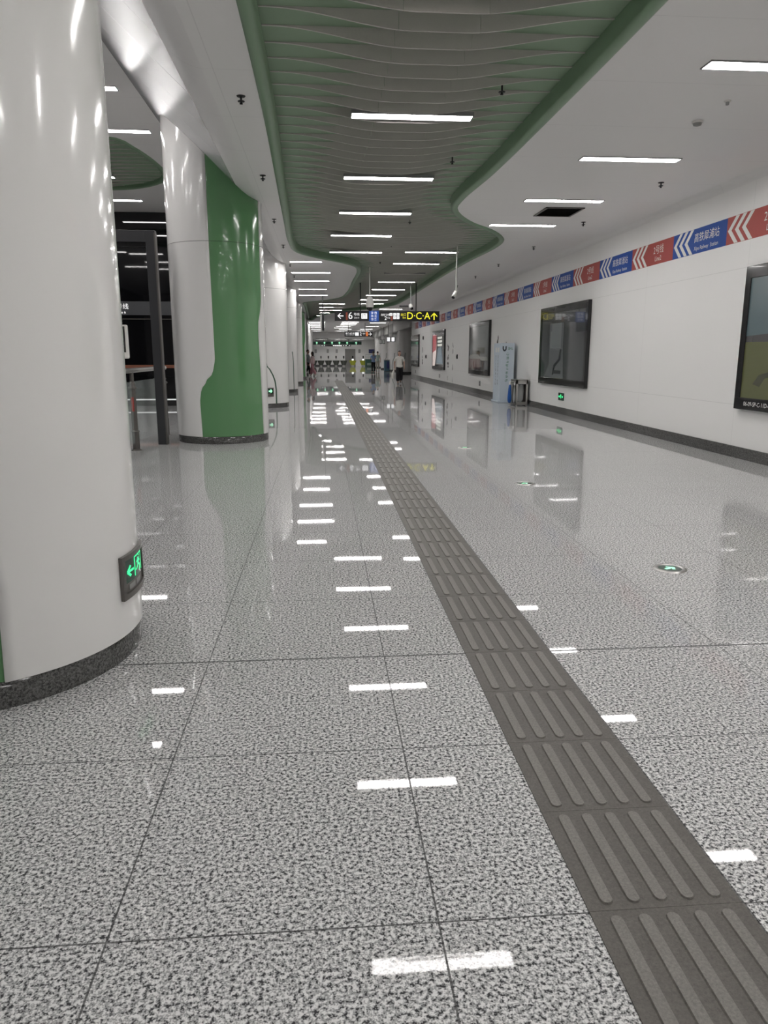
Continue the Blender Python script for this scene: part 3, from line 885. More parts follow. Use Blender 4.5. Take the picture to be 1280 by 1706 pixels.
# umbrella bag bin with hanging bags
t = thing('umbrella_bag_dispenser', 'low steel umbrella bag stand with a clear bag, right of the white board', 'bag dispenser', (5.85, 21.9, 0))
x0, x1, y0, y1, H = 5.68, 6.03, 21.6, 22.25, .77
b = MB()
for x in (x0, x1 - .05):
    for y in (y0, y1 - .05): b.box((x, y, 0), (x + .05, y + .05, H))
b.box((x0, y0, H - .13), (x1, y1, H - .02)); b.bbox((x0 - .01, y0 - .01, H - .02), (x1 + .01, y1 + .01, H), .006)
b.box((x0, y0 + .002, .03), (x1, y0 + .03, .12)); b.box((x0, y0, .03), (x1, y1, .06))
b.build('frame', 'steel', t)
MB().box((x1 - .03, y0 + .04, .06), (x1 - .012, y1 - .04, H - .1)).box((x0 + .05, y1 - .03, .06), (x1 - .05, y1 - .01, H - .1)).build('back_panels', 'dark_steel', t)
b = MB()
b.lathe((5.855, 21.83, 0), [(.01, .09), (.05, .10), (.10, .18), (.115, .4), (.11, .58), (.12, .63), (.125, .635)], 20)
b.build('clear_bag', 'clear_bag', t)
b = MB(); b.bbox((5.625, 21.66, .60), (5.665, 21.70, .69), .005); b.bbox((5.50, 21.72, .62), (5.545, 21.76, .70), .005)
b.box((5.50, 21.69, .705), (5.70, 21.73, .72))
b.build('clips', 'white', t)
MB().lathe((5.522, 21.74, 0), [(.005, .62), (.03, .60), (.04, .52), (.05, .4), (.062, .25), (.058, .15), (.035, .09), (.005, .08)], 18).build('blue_bag', 'blue_bag', t)
MB().lathe((5.645, 21.68, 0), [(.005, .60), (.015, .55), (.03, .35), (.035, .2), (.02, .1), (.004, .09)], 14).build('thin_clear_bag', 'clear_bag', t)
MB().box((5.495, 21.70, .0), (5.55, 21.78, .012)).box((5.515, 21.74, .012), (5.53, 21.755, .10)).build('bag_foot', 'steel', t)

# ------------------------------------------------------------------ column exit signs
def column_sign(cx, cy, th0, th1, z0, z1, label, full):
    tm = R((th0 + th1) / 2)
    r = .80
    t = thing('exit_sign', label, 'exit sign', (cx + r * math.cos(tm), cy + r * math.sin(tm), z0), 'emergency exit signs')
    def pt(u, z, dr):    # u 0..1 left to right for the viewer
        th = R(th0 + (th1 - th0) * u)
        return (cx + (r + dr) * math.cos(th), cy + (r + dr) * math.sin(th), z)
    H = z1 - z0
    def plate(b, ua, ub, va, vb, d0, d1, n=10, mi=0):
        vs = []
        for i in range(n + 1):
            u = ua + (ub - ua) * i / n
            vs += [pt(u, z0 + va*H, d0), pt(u, z0 + va*H, d1), pt(u, z0 + vb*H, d1), pt(u, z0 + vb*H, d0)]
        fs = []
        for i in range(n):
            for q in range(4):
                fs.append((i*4+q, (i+1)*4+q, (i+1)*4+(q+1) % 4, i*4+(q+1) % 4))
        fs += [(0,1,2,3), (n*4+3, n*4+2, n*4+1, n*4)]
        b.add(vs, fs, mi)
    b = MB()
    plate(b, 0, 1, 0, .13, .002, .02); plate(b, 0, 1, .89, 1, .002, .02); plate(b, 0, .08, .13, .89, .002, .02); plate(b, .92, 1, .13, .89, .002, .02)
    plate(b, .08, .92, .13, .89, .002, .01)
    b.build('frame', 'dark_steel', t)
    b = MB(); plate(b, .09, .91, .35, .88, .0105, .013)
    b.build('face', 'dark_green', t)
    if full:
        b = MB(); plate(b, .2, .42, .18, .30, .0105, .013); plate(b, .48, .66, .18, .30, .0105, .013)
        b.build('label_plates', 'grey_plastic', t)
    b = MB()
    def strip(p, q_, w_):
        a, c_ = Vector(p), Vector(q_); d = (c_ - a).normalized(); nn = Vector((-d.y * w_, d.x * w_))
        k = 4
        for i in range(k):
            s0, s1 = a + (c_ - a) * (i / k), a + (c_ - a) * ((i + 1) / k)
            qd = [s0 + nn, s0 - nn, s1 - nn, s1 + nn]
            b.add([pt(v.x, z0 + v.y * H, .0145) for v in qd], [(0,1,2,3)])
    if full:
        strip((.16, .60), (.38, .60), .028); strip((.16, .60), (.27, .72), .028); strip((.16, .60), (.27, .48), .028)
        strip((.43, .40), (.43, .84), .016); strip((.42, .84), (.80, .84), .016); strip((.79, .84), (.79, .40), .016)
        strip((.62, .76), (.60, .62), .04); strip((.60, .62), (.70, .55), .022); strip((.70, .55), (.66, .43), .018)
        strip((.60, .62), (.53, .54), .02); strip((.53, .54), (.47, .52), .018); strip((.62, .72), (.52, .68), .016); strip((.62, .72), (.70, .66), .016)
        strip((.635, .785), (.655, .815), .02)
    else:
        strip((.2, .62), (.75, .62), .09); strip((.75, .62), (.5, .8), .07); strip((.75, .62), (.5, .44), .07)
    b.build('pictogram', 'lit_green' if full else 'lit_mint', t)
    return t
column_sign(CX, 3.75, -14.3, 11.5, .309, .53, 'green running man exit sign in a steel frame on the nearest column', True)
column_sign(CX, 22.1, -74, -61, .32, .57, 'small green arrow exit sign low on the column with the curved groove', False)
# small framed display whose edge shows beside the nearest column
t = thing('help_display', 'white framed little display peeping out from behind the nearest column', 'display', (-1.12, 4.4, 1.55))
MB().cyl((-1.30, 4.30, 1.56), (-1.165, 4.40, 1.56), .025, .025, 12).build('bracket', 'dark_steel', t)
MB().bbox((-1.205, 4.385, 1.475), (-1.092, 4.41, 1.662), .008).build('frame', 'cam_white', t)
MB().box((-1.198, 4.3835, 1.51), (-1.106, 4.3852, 1.653)).build('screen', 'black_glass', t)

# ------------------------------------------------------------------ hanging things under the ceiling
for i, (x, y) in enumerate([(-.756, 8.1), (-.80, 11.43), (-.86, 14.95), (-.86, 18.34), (-.86, 22.1), (-.86, 25.25), (1.82, 7.89), (1.8, 10.63), (1.77, 15.33), (1.7, 18.52), (1.69, 21.9), (5.08, 11.4), (5.09, 14.78), (5.07, 18.15), (5.04, 21.63), (5.06, 24.94), (5.06, 28.3)]):
    row = 0 if i < 6 else 1 if i < 11 else 2
    kk = i - (0, 6, 11)[row]
    slat = row == 1
    z = CH + (.0 if not slat else .19)
    lab = f'small black sprinkler head {["between the green moulding and the left columns", "among the grey baffles", "in the white ceiling near the right wall"][row]}, {ORD[kk]} from the camera'
    t = thing('sprinkler', lab, 'sprinkler', (x, y, z), 'sprinkler heads')
    zb = CH - .075 if not slat else CH + .01
    MB().lathe((x, y, zb), [(.0, .03), (.032, .03), (.036, .026), (.032, .022), (.0, .022)], 14).build('deflector', 'black_matte', t)
    MB().cyl((x, y, zb + .0), (x, y, z), .010, .010, 10).lathe((x, y, zb), [(0, 0), (.016, 0), (.016, .008), (0, .008)], 12).build('stem', 'black_matte', t)
    if not slat:
        MB().lathe((x, y, CH), [(.045, 0), (.04, -.008), (.0, -.01)], 18).build('collar', 'black_matte', t)
t = thing('smoke_detector', 'round beige smoke detector in the white ceiling near the right wall', 'smoke detector', (4.155, 8.51, CH))
MB().lathe((4.155, 8.51, CH), [(.06, 0), (.06, -.018), (.05, -.022)], 24).build('base', 'cam_white', t)
MB().lathe((4.155, 8.51, CH), [(.045, -.02), (.042, -.042), (.025, -.048), (0, -.048)], 24).build('head', 'grey_plastic', t)
t = thing('ceiling_sensor', 'tiny pale ceiling sensor beyond the smoke detector toward the right edge', 'sensor', (4.125, 7.84, CH))
MB().lathe((4.125, 7.84, CH), [(.035, 0), (.035, -.01), (.02, -.014)], 18).build('base', 'cam_white', t)
MB().lathe((4.125, 7.84, CH), [(.018, -.012), (.016, -.04), (0, -.042)], 14).build('head', 'grey_plastic', t)
t = thing('air_vent', 'dark louvred air vent in the white ceiling between two strip lights', 'air vent', (4.27, 13.78, CH))
b = MB()
for (a0, a1, b0, b1) in ((3.93, 4.62, 13.36, 13.40), (3.93, 4.62, 14.14, 14.18), (3.93, 3.97, 13.36, 14.18), (4.58, 4.62, 13.36, 14.18)):
    b.box((a0, b0, CH - .018), (a1, b1, CH - .001))
b.build('frame', 'dark_steel', t)
b = MB()
for k in range(20):
    y = 13.42 + .037 * k
    b.add([(3.97, y, CH - .014), (4.58, y, CH - .014), (4.58, y + .03, CH - .004), (3.97, y + .03, CH - .004)], [(0, 1, 2, 3)])
b.box((3.96, 13.38, CH - .003), (4.59, 14.16, CH - .001))
b.build('louvres', 'dark_grey', t)

# cameras on poles
x, y = 3.43, 19.3
t = thing('security_camera', 'white bullet camera hanging on a pole below the side-by-side lights', 'security camera', (x, y, CH))
MB().cyl((x, y, 3.06), (x, y, CH + .19), .017, .017, 12).lathe((x, y, CH + .02), [(.05, 0), (.05, -.02), (.02, -.03)], 16).build('pole', 'cam_white', t)
MB().cyl((x + .0, y, 3.07), (x - .03, y - .03, 3.0), .02, .02, 10).build('joint', 'cam_white', t)
a, c_ = Vector((x + .02, y + .06, 3.06)), Vector((x - .13, y - .18, 2.86))
d = (c_ - a).normalized()
MB().lathe(a, [(0, 0), (.045, .0), (.055, .02), (.058, .26), (.05, .28), (0, .28)], 18, 0, d).build('body', 'cam_white', t)
MB().lathe(a + d * .281, [(.042, 0), (.03, .004), (0, .004)], 16, 0, d).build('lens', 'black_glass', t)
x, y = 1.52, 23.9
t = thing('security_camera', 'white dome camera hanging on a pole over the long exit sign', 'security camera', (x, y, CH))
MB().cyl((x, y, 3.25), (x, y, CH + .19), .02, .02, 12).build('pole', 'cam_white', t)
MB().lathe((x, y, 3.27), [(.03, 0), (.075, -.03), (.11, -.11), (.125, -.22), (.12, -.30), (.105, -.34)], 28).build('housing', 'cam_white', t)
MB().lathe((x, y, 2.93), [(.10, .005), (.098, -.03), (.075, -.08), (.04, -.105), (0, -.11)], 24).build('dome', 'black_glass', t)
x, y = 3.30, 28.1
t = thing('security_camera', 'small white ball camera with a black arm just above the exit letters', 'security camera', (x, y, CH))
MB().cyl((x, y, 3.28), (x, y, CH + .19), .015, .015, 12).build('pole', 'grey_plastic', t)
MB().bbox((x - .42, y - .03, 3.20), (x - .06, y + .03, 3.26), .006).build('arm', 'black_matte', t)
MB().sphere((x, y, 3.22), (.085, .085, .10), 20).build('housing', 'cam_white', t)
MB().sphere((x + .035, y - .05, 3.15), .055, 16).build('lens', 'black_glass', t)

# long exit sign
SY = 29.0
def sx_(px): return 0.998 * 0 + (px - 537.0) / 1230.0 * SY * 1.003 + .0
Z0, Z1 = 2.735, 3.105
t = thing('hanging_sign', 'long black hanging sign with yellow D C A exit letters and arrow', 'direction sign', ((sx_(558.5) + sx_(728)) / 2, SY, Z0))
MB().bbox((sx_(558.5), SY, Z0), (sx_(728), SY + .12, Z1), .008).build('box', 'sign_black', t)
MB().box((sx_(558.5) - .01, SY - .004, Z1 - .012), (sx_(728) + .01, SY + .124, Z1 + .006)).build('top_rail', 'charcoal', t)
for px in (600, 690):
    MB().cyl((sx_(px), SY + .06, Z1), (sx_(px), SY + .06, CH + .18), .02, .02, 10).build('hanger', 'black_matte', t)
o = Vector((0, SY - .002, (Z0 + Z1) / 2)); ux = (1, 0, 0)
cr = lambda c: sx_(550 + c / 6.92)
b = MB()
def arrow(b, cx, cy, s, ang, mi):
    ca, sa = math.cos(ang), math.sin(ang)
    tr = lambda p: (cx + (p[0]*ca - p[1]*sa) * s, cy + (p[0]*sa + p[1]*ca) * s)
    b.shape(o, ux, UYW, [tr(p) for p in [(-1, 0), (-.1, .9), (.22, .9), (-.45, .16), (1, .16), (1, -.16), (-.45, -.16), (.22, -.9), (-.1, -.9)]], mi)
arrow(b, cr(122), 0, .115, 0, 0)
b.text('6', .36, o + Vector((cr(233), 0, 0)), ux, UYW, 0)
b.text('号线', .115, o + Vector((cr(302), 0, .055)), ux, UYW, 0, 1.0)
b.text('Line 6', .085, o + Vector((cr(302), 0, -.065)), ux, UYW, 0, .9)
b.text('2', .19, o + Vector((cr(626), 0, -.085)), ux, UYW, 0)
b.text('号线', .06, o + Vector((cr(660), 0, -.075)), ux, UYW, 0)
for k in range(4): b.glyph(o, ux, UYW, cr(585 + 24 * k), .045, .075, 0, 30 + k)
b.build('white_lettering', 'lit_white', t)
b = MB()
b.text('D·C·A', .37, o + Vector((cr(995), 0, 0)), ux, UYW, 0, .93)
arrow(b, cr(1172), 0, .135, -PI/2, 0)
b.text('出口', .11, o + Vector((cr(826), 0, .05)), ux, UYW, 0); b.text('Exit', .085, o + Vector((cr(836), 0, -.055)), ux, UYW, 0)
b.build('exit_lettering', 'lit_yellow', t)
MB().rect(o, ux, UYW, cr(182), -.15, cr(202), .13).rect(o, ux, UYW, cr(684), -.165, cr(704), .0).build('line_colour_bars', 'lit_red', t)
b = MB()
b.rect(o, ux, UYW, cr(355), -.10, cr(420), .10, 0)
for k in range(3): b.rect(o - Vector((0, .001, 0)), ux, UYW, cr(367 + 16*k), -.075, cr(371 + 16*k), .075, 1)
b.rect(o - Vector((0, .001, 0)), ux, UYW, cr(378), .045, cr(397), .06, 1)
for (c0, c1, za, zb) in ((670, 702, .01, .115), (712, 741, .01, .115), (748, 780, .01, .115), (712, 741, -.11, -.005), (748, 780, -.11, -.005)):
    b.rect(o, ux, UYW, cr(c0), za, cr(c1), zb, 0)
    b.glyph(o - Vector((0, .001, 0)), ux, UYW, cr((c0 + c1) / 2), (za + zb) / 2, .06, 1, c0)
b.build('pictograms', ['lit_white', 'sign_black'], t)
bp = MB().bbox((cr(440), SY - .02, Z0 - .02), (cr(550), SY - .003, Z1 + .01), .003).build('blue_notice', 'lit_blue', t)
b = MB(); o3 = Vector((0, SY - .0215, (Z0 + Z1) / 2))
for i in range(2):
    for k in range(3): b.glyph(o3, ux, UYW, cr(476 + 38*i), .115 - .115*k, .085, 0, 200 + 3*i + k)
b.build('notice_lettering', 'lit_white', bp)

# second sign
SY2 = 62.0
s2 = lambda px: (px - 537.0) / 1230.0 * SY2 * 1.003
t = thing('hanging_sign', 'smaller black hanging sign for line two with an arrow to the right', 'direction sign', (s2(596.5), SY2, 2.90))
MB().bbox((s2(574), SY2, 2.90), (s2(619), SY2 + .12, 3.31), .008).build('box', 'sign_black', t)
for px in (580, 607): MB().cyl((s2(px), SY2 + .06, 3.31), (s2(px), SY2 + .06, CH), .02, .02, 8).build('hanger', 'black_matte', t)
o = Vector((0, SY2 - .002, 3.105))
b = MB()
for k in range(5): b.glyph(o, ux, UYW, s2(577 + 2.9*k), .06, .12, 0, 300 + k)
for k in range(9): b.glyph(o, ux, UYW, s2(576.5 + 1.6*k), -.07, .06, 0, 320 + k)
b.rect(o, ux, UYW, s2(591.2), -.13, s2(596.8), .13, 0)
b.text('2', .34, o + Vector((s2(600), 0, 0)), ux, UYW); b.text('号线', .11, o + Vector((s2(605), 0, .04)), ux, UYW); b.text('Line 2', .06, o + Vector((s2(605), 0, -.06)), ux, UYW)
arrow(b, s2(615.3), 0, .14, PI, 0)
b.build('lettering', 'lit_white', t)
MB().rect(o, ux, UYW, s2(608.3), -.17, s2(611.8), .17).build('line_colour_bar', 'lit_orange', t)

# blade sign seen edge on
t = thing('blade_sign', 'black hanging sign seen edge-on with bright rim, left of the line six sign', 'hanging sign', (.06, 33.5, 2.52))
MB().bbox((.02, 33.5, 2.52), (.12, 34.9, 3.2), .01).build('box', 'sign_black', t)
MB().bbox((-.045, 33.5, 2.50), (.019, 34.9, 2.56), .01).bbox((-.045, 33.5, 3.14), (.019, 34.9, 3.2), .01).bbox((-.045, 33.5, 2.56), (.019, 33.58, 3.14), .01).build('white_rim', 'cam_white', t)
MB().cyl((.07, 33.7, 3.2), (.07, 33.7, CH), .022, .022, 8).cyl((.07, 34.7, 3.2), (.07, 34.7, CH), .022, .022, 8).build('hanger', 'black_matte', t)

# screens under the right beam
for i, (y, lb) in enumerate(((60.5, 'pair of bright screens hanging under the beam behind the walking woman'), (72, 'pair of screens hanging under the beam farther back'))):
    t = thing('hanging_screen', lb, 'screen', (5.5, y, 2.6), 'screens under the right beam')
    for k in (0, 1):
        xx = (5.2 if i == 0 else 5.5) + (.36 if i == 0 else .27) * k
        MB().bbox((xx, y, 2.45), (xx + (.32 if i == 0 else .24), y + .08, 2.86), .01).build('case', 'black', t)
        MB().rect((0, y - .002, 0), (1, 0, 0), UYW, xx + .02, 2.5, xx + (.26 if i == 0 else .2), 2.82).build('screen', 'lit_white' if i == 0 else 'pale print', t)
        MB().cyl((xx + .13, y + .04, 2.86), (xx + .13, y + .04, CH), .015, .015, 8).build('hanger', 'black_matte', t)

# ------------------------------------------------------------------ far end: gates, door, signs
GY = 94.5
gx = lambda px: (px - 537.0) / 1230.0 * GY
def gate(x, label, yellow=False):
    t = thing('ticket_gate', label, 'ticket gate', (x, GY, 0), 'ticket gates at the far end')
    MB().bbox((x - .13, GY, 0), (x + .13, GY + 1.7, .72), .03).build('cabinet', 'steel', t)
    MB().bbox((x - .11, GY - .03, .72), (x + .11, GY + .5, .92), .02).build('reader_top', 'lit_white' if yellow else 'cam_white', t)
    MB().cyl((x, GY + .1, .9), (x, GY + .1, 1.0), .03, .03, 8).build('post', 'dark_steel', t)
    MB().bbox((x - .08, GY + .06, .98), (x + .08, GY + .14, 1.3), .01).build('screen', 'black', t)
    for s in (-1, 1):
        b = MB()
        b.poly([(x + s*.005, GY - .03, .14), (x + s*.24, GY - .03, .14), (x + s*.44, GY - .03, .68), (x + s*.43, GY - .03, .72), (x + s*.005, GY - .03, .72)][::s], (0, .028, 0))
        b.build('flap', 'gate_yellow' if yellow else 'gate_dark', t)
for i, px in enumerate((523.5, 535.3, 547.3, 559.8, 572.2)):
    gate(gx(px), ['leftmost dark-winged ticket gate, behind the walking couple', 'second dark-winged ticket gate from the left', 'third dark-winged ticket gate from the left', 'fourth dark-winged ticket gate from the left', 'dark-winged ticket gate beside the grey door'][i])
gate(gx(587), 'yellow-winged ticket gate in front of the grey door', True)
gate(gx(604), 'yellow-winged ticket gate next to the green booth', True)
struct(MB().bbox((2.95, Y1 - .06, 0), (4.28, Y1 - .0005, 2.15), .01).build('door_1', 'door'))
for px, lb in ((527, 'leftmost small grey notice on the back wall'), (546.5, 'middle small grey notice on the back wall above the gates'), (561, 'small grey notice on the back wall left of the grey door'), (598, 'small grey notice on the back wall right of the grey door')):
    x = (px - 537.0) / 1230.0 * Y1
    t = thing('wall_notice', lb, 'notice', (x, Y1, 1.8), 'grey notices on the back wall')
    MB().bbox((x - .13, Y1 - .03, 1.65), (x + .13, Y1 - .0005, 2.1), .004).build('plate', 'grey_plastic', t)
    b = MB()
    for k in range(3): b.glyph((0, Y1 - .032, 0), (1, 0, 0), UYW, x, 1.98 - .12*k, .09, 0, 400 + k)
    b.build('lettering', 'white', t)
t = thing('ticket_booth', 'low dark green service counter right of the yellow gates', 'service counter', (6.05, 93.2, 0))
MB().bbox((5.35, 93, .0), (6.75, 94.2, .9), .02).build('counter', 'booth_green', t)
MB().bbox((5.30, 92.95, .9), (6.8, 94.25, .97), .01).build('worktop', 'cam_white', t)
MB().bbox((5.55, 92.985, .15), (6.55, 92.999, .42), .004).build('lower_panel', 'cloth_sage', t)
b = MB()
for x in (5.38, 6.72): b.cyl((x, 93.05, .97), (x, 93.05, 1.45), .015, .015, 8)
b.box((5.36, 93.03, 1.43), (6.74, 93.07, 1.47)); b.build('rail', 'dark_steel', t)
MB().box((5.40, 93.045, .99), (6.70, 93.055, 1.42)).build('screen', 'glass', t)
t = thing('wall_sign', 'dark blue sign on the back wall above the green counter', 'sign', (6.4, Y1, 1.7))
MB().bbox((6.0, Y1 - .04, 1.62), (6.75, Y1 - .0005, 2.1), .005).build('plate', 'navy', t)
b = MB()
for k in range(4): b.glyph((0, Y1 - .042, 0), (1, 0, 0), UYW, 6.15 + .15*k, 1.86, .1, 0, 420 + k)
b.build('lettering', 'cloth_blue', t)
# gate header signs
HY = 93.0
hx = lambda px: (px - 537.0) / 1230.0 * HY
t = thing('gate_header_sign', 'long black sign with a row of green arrows above the ticket gates', 'direction sign', (hx(562), HY, 2.6))
MB().bbox((hx(523), HY, 2.64), (hx(601.5), HY + .15, 3.02), .01).build('box', 'dark_green', t)
b = MB()
for px in (529, 541.3, 553.7, 565.5, 578, 592.7):
    c0 = Vector((hx(px), HY - .002, 2.83))
    b.shape(c0, (1, 0, 0), UYW, [(0, .17), (.15, 0), (.05, .0), (.05, -.15), (-.05, -.15), (-.05, 0), (-.15, 0)], 0)
b.build('arrows', 'lit_mint', t)
for px in (528, 596): MB().cyl((hx(px), HY + .07, 3.02), (hx(px), HY + .07, 3.28), .02, .02, 8).build('hanger', 'black_matte', t)
t = thing('gate_header_sign', 'short black sign with white lettering just under the row of green arrows', 'direction sign', (hx(560), HY - .6, 2.4))
MB().bbox((hx(535), HY - .6, 2.42), (hx(584), HY - .5, 2.61), .01).build('box', 'sign_black', t)
b = MB()
for k in range(5): b.rect((0, HY - .602, 0), (1, 0, 0), UYW, hx(555 + 2.9*k), 2.46, hx(557.4 + 2.9*k), 2.57)
for px in (537.5, 541, 572, 576, 581.5): b.rect((0, HY - .602, 0), (1, 0, 0), UYW, hx(px - .9), 2.48, hx(px + .9), 2.55)
b.build('lettering', 'lit_white', t)
for px in (540, 580): MB().cyl((hx(px), HY - .55, 2.61), (hx(px), HY - .55, 3.28), .015, .015, 8).build('hanger', 'black_matte', t)
# blue bin and low green exit signs by the right columns
t = thing('litter_bin', 'teal blue litter bin in front of a far right column', 'litter bin', (5.72, 66.5, 0))
MB().bbox((5.48, 66.3, .03), (5.95, 66.8, .95), .03).build('body', 'teal_bin', t)
MB().bbox((5.46, 66.28, .95), (5.97, 66.82, 1.02), .02).build('lid', 'grey_plastic', t)
MB().box((5.70, 66.285, .25), (5.90, 66.302, .85)).build('door', 'navy', t)
MB().box((5.5, 66.35, 0), (5.93, 66.75, .03)).build('foot', 'black_matte', t)
for (x, y, lb) in ((5.93, 59.55, 'low green exit sign on the right column beside the walking woman'), (5.96, 68.15, 'low green exit sign on the column behind the walking woman')):
    t = thing('exit_sign', lb, 'exit sign', (x, y, .3), 'emergency exit signs')
    MB().bbox((x - .03, y - .5, .36), (x + .06, y + .05, .62), .01).build('case', 'dark_green', t)
    MB().rect((0, y - .503, 0), (1, 0, 0), UYW, x - .02, .44, x + .05, .54).rect((x - .032, y - .22, 0), UXW, UYW, -.12, .43, .12, .55).build('pictogram', 'lit_mint', t)

# ------------------------------------------------------------------ left hall
WY = 22.5
gw = thing('glass_partition', 'tall black glass wall across the left hall behind the dark portal', 'glass wall', (-7, WY, 0))
MB().box((-11.98, WY, .22), (-4.12, WY + .12, HH - .005)).build('glass', 'black_glass', gw)
MB().box((-11.98, WY - .01, .0), (-4.12, WY + .12, .20)).build('skirting', 'black_matte', gw)
MB().box((-11.98, WY - .03, 2.60), (-4.12, WY - .001, 2.98)).build('fascia', 'band_grey', gw)
MB().box((-11.98, WY - .02, 2.48), (-4.12, WY - .001, 2.50)).build('lower_rail', 'dark_steel', gw)
MB().box((-11.98, WY - .03, 1.10), (-4.12, WY - .001, 1.19)).build('handrail', 'orange_strip', gw)
MB().box((-11.98, WY - .025, .17), (-4.12, WY - .011, .205)).build('light_strip', 'led', gw)
MB().box((-4.12, WY - .06, 0), (-4.0, WY + .12, HH - .005)).build('end_post', 'dark_steel', gw)
b = MB()
b.text('6号线', .17, (-5.72, WY - .0315, 2.83), (1, 0, 0), UYW); b.text('Line 6', .10, (-5.72, WY - .0315, 2.67), (1, 0, 0), UYW)
b.build('lettering', 'lit_white', gw)
struct(MB().box((-4.0, WY, 0), (-2.9, WY + .2, HH - .005)).build('wall_hall_back', 'dark_wall'))
# dark portal frame
PY = 12.75
t = thing('portal_frame', 'dark charcoal portal frame standing between the two front columns', 'door frame', (-3.8, PY, 0))
for x in (-2.79, -5.35):
    MB().bbox((x, PY, 0), (x + .15, PY + .14, 3.44), .004).build('post', 'charcoal', t)
MB().bbox((-5.2, PY, 3.26), (-2.79, PY + .14, 3.44), .004).build('lintel', 'charcoal', t)
MB().bbox((-5.2, PY + .02, 3.19), (-2.79, PY + .12, 3.26), .004).build('inner_trim', 'black', t)
MB().box((-2.655, PY - .006, 0.0), (-2.635, PY + .14, 3.4)).build('edge_trim', 'dark_steel', t)
# glass balustrade
t = thing('glass_balustrade', 'glass balustrade with steel posts and handrail beside the dark portal', 'balustrade', (-3.0, 13.5, 0))
for y in (12.0, 14.35):
    b = MB()
    b.cyl((-2.97, y, 0), (-2.97, y, .30), .056, .056, 16).cyl((-2.97, y, .30), (-2.97, y, .98), .046, .046, 16).cyl((-2.97, y, .98), (-2.97, y, 1.22), .030, .030, 14)
    b.lathe((-2.97, y, 0), [(.08, 0), (.08, .012), (.055, .016)], 20).lathe((-2.97, y, .29), [(.05, .0), (.066, .01), (.066, .02), (.05, .03)], 20).lathe((-2.97, y, .96), [(.048, .0), (.066, .01), (.066, .03), (.034, .06), (.05, .09), (.03, .12)], 20)
    b.build('post', 'dark_steel', t)
MB().cyl((-2.97, 9.5, 1.25), (-2.97, 14.5, 1.25), .038, .038, 16).build('handrail', 'steel', t)
MB().box((-2.976, 12.08, .12), (-2.964, 14.28, 1.08)).build('glass_pane', 'glass', t)
MB().box((-2.976, 9.6, .12), (-2.964, 11.92, 1.08)).build('glass_pane', 'glass', t)
MB().cyl((-2.97, 9.6, 0), (-2.97, 9.6, 1.24), .03, .03, 12).build('post', 'dark_steel', t)
MB().bbox((-2.99, 11.945, .62), (-2.95, 11.958, .84), .003).build('red_tag', 'red', t)

# ------------------------------------------------------------------ people
def skin(verts, edges, radii, name, m, parent, lvl=2):
    me = bpy.data.meshes.new(name)
    me.from_pydata(verts, edges, [])
    o = bpy.data.objects.new(name, me); C.objects.link(o)
    mod = o.modifiers.new('s', 'SKIN'); mod.use_smooth_shade = True
    lay = me.skin_vertices[0] if len(me.skin_vertices) else None
    if lay is None:
        bpy.context.view_layer.objects.active = o
        bpy.ops.mesh.customdata_skin_add(); lay = me.skin_vertices[0]
    for i, r in enumerate(radii):
        lay.data[i].radius = r if isinstance(r, tuple) else (r, r)
        lay.data[i].use_root = (i == 0)
    sb = o.modifiers.new('d', 'SUBSURF'); sb.levels = lvl; sb.render_levels = lvl
    dg = bpy.context.evaluated_depsgraph_get()
    m2 = bpy.data.meshes.new_from_object(o.evaluated_get(dg))
    bpy.data.objects.remove(o); bpy.data.meshes.remove(me)
    for p in m2.polygons: p.use_smooth = True
    m2.materials.clear(); m2.materials.append(M[m]); m2.name = name
    o2 = bpy.data.objects.new(name, m2); C.objects.link(o2); o2.parent = parent
    return o2
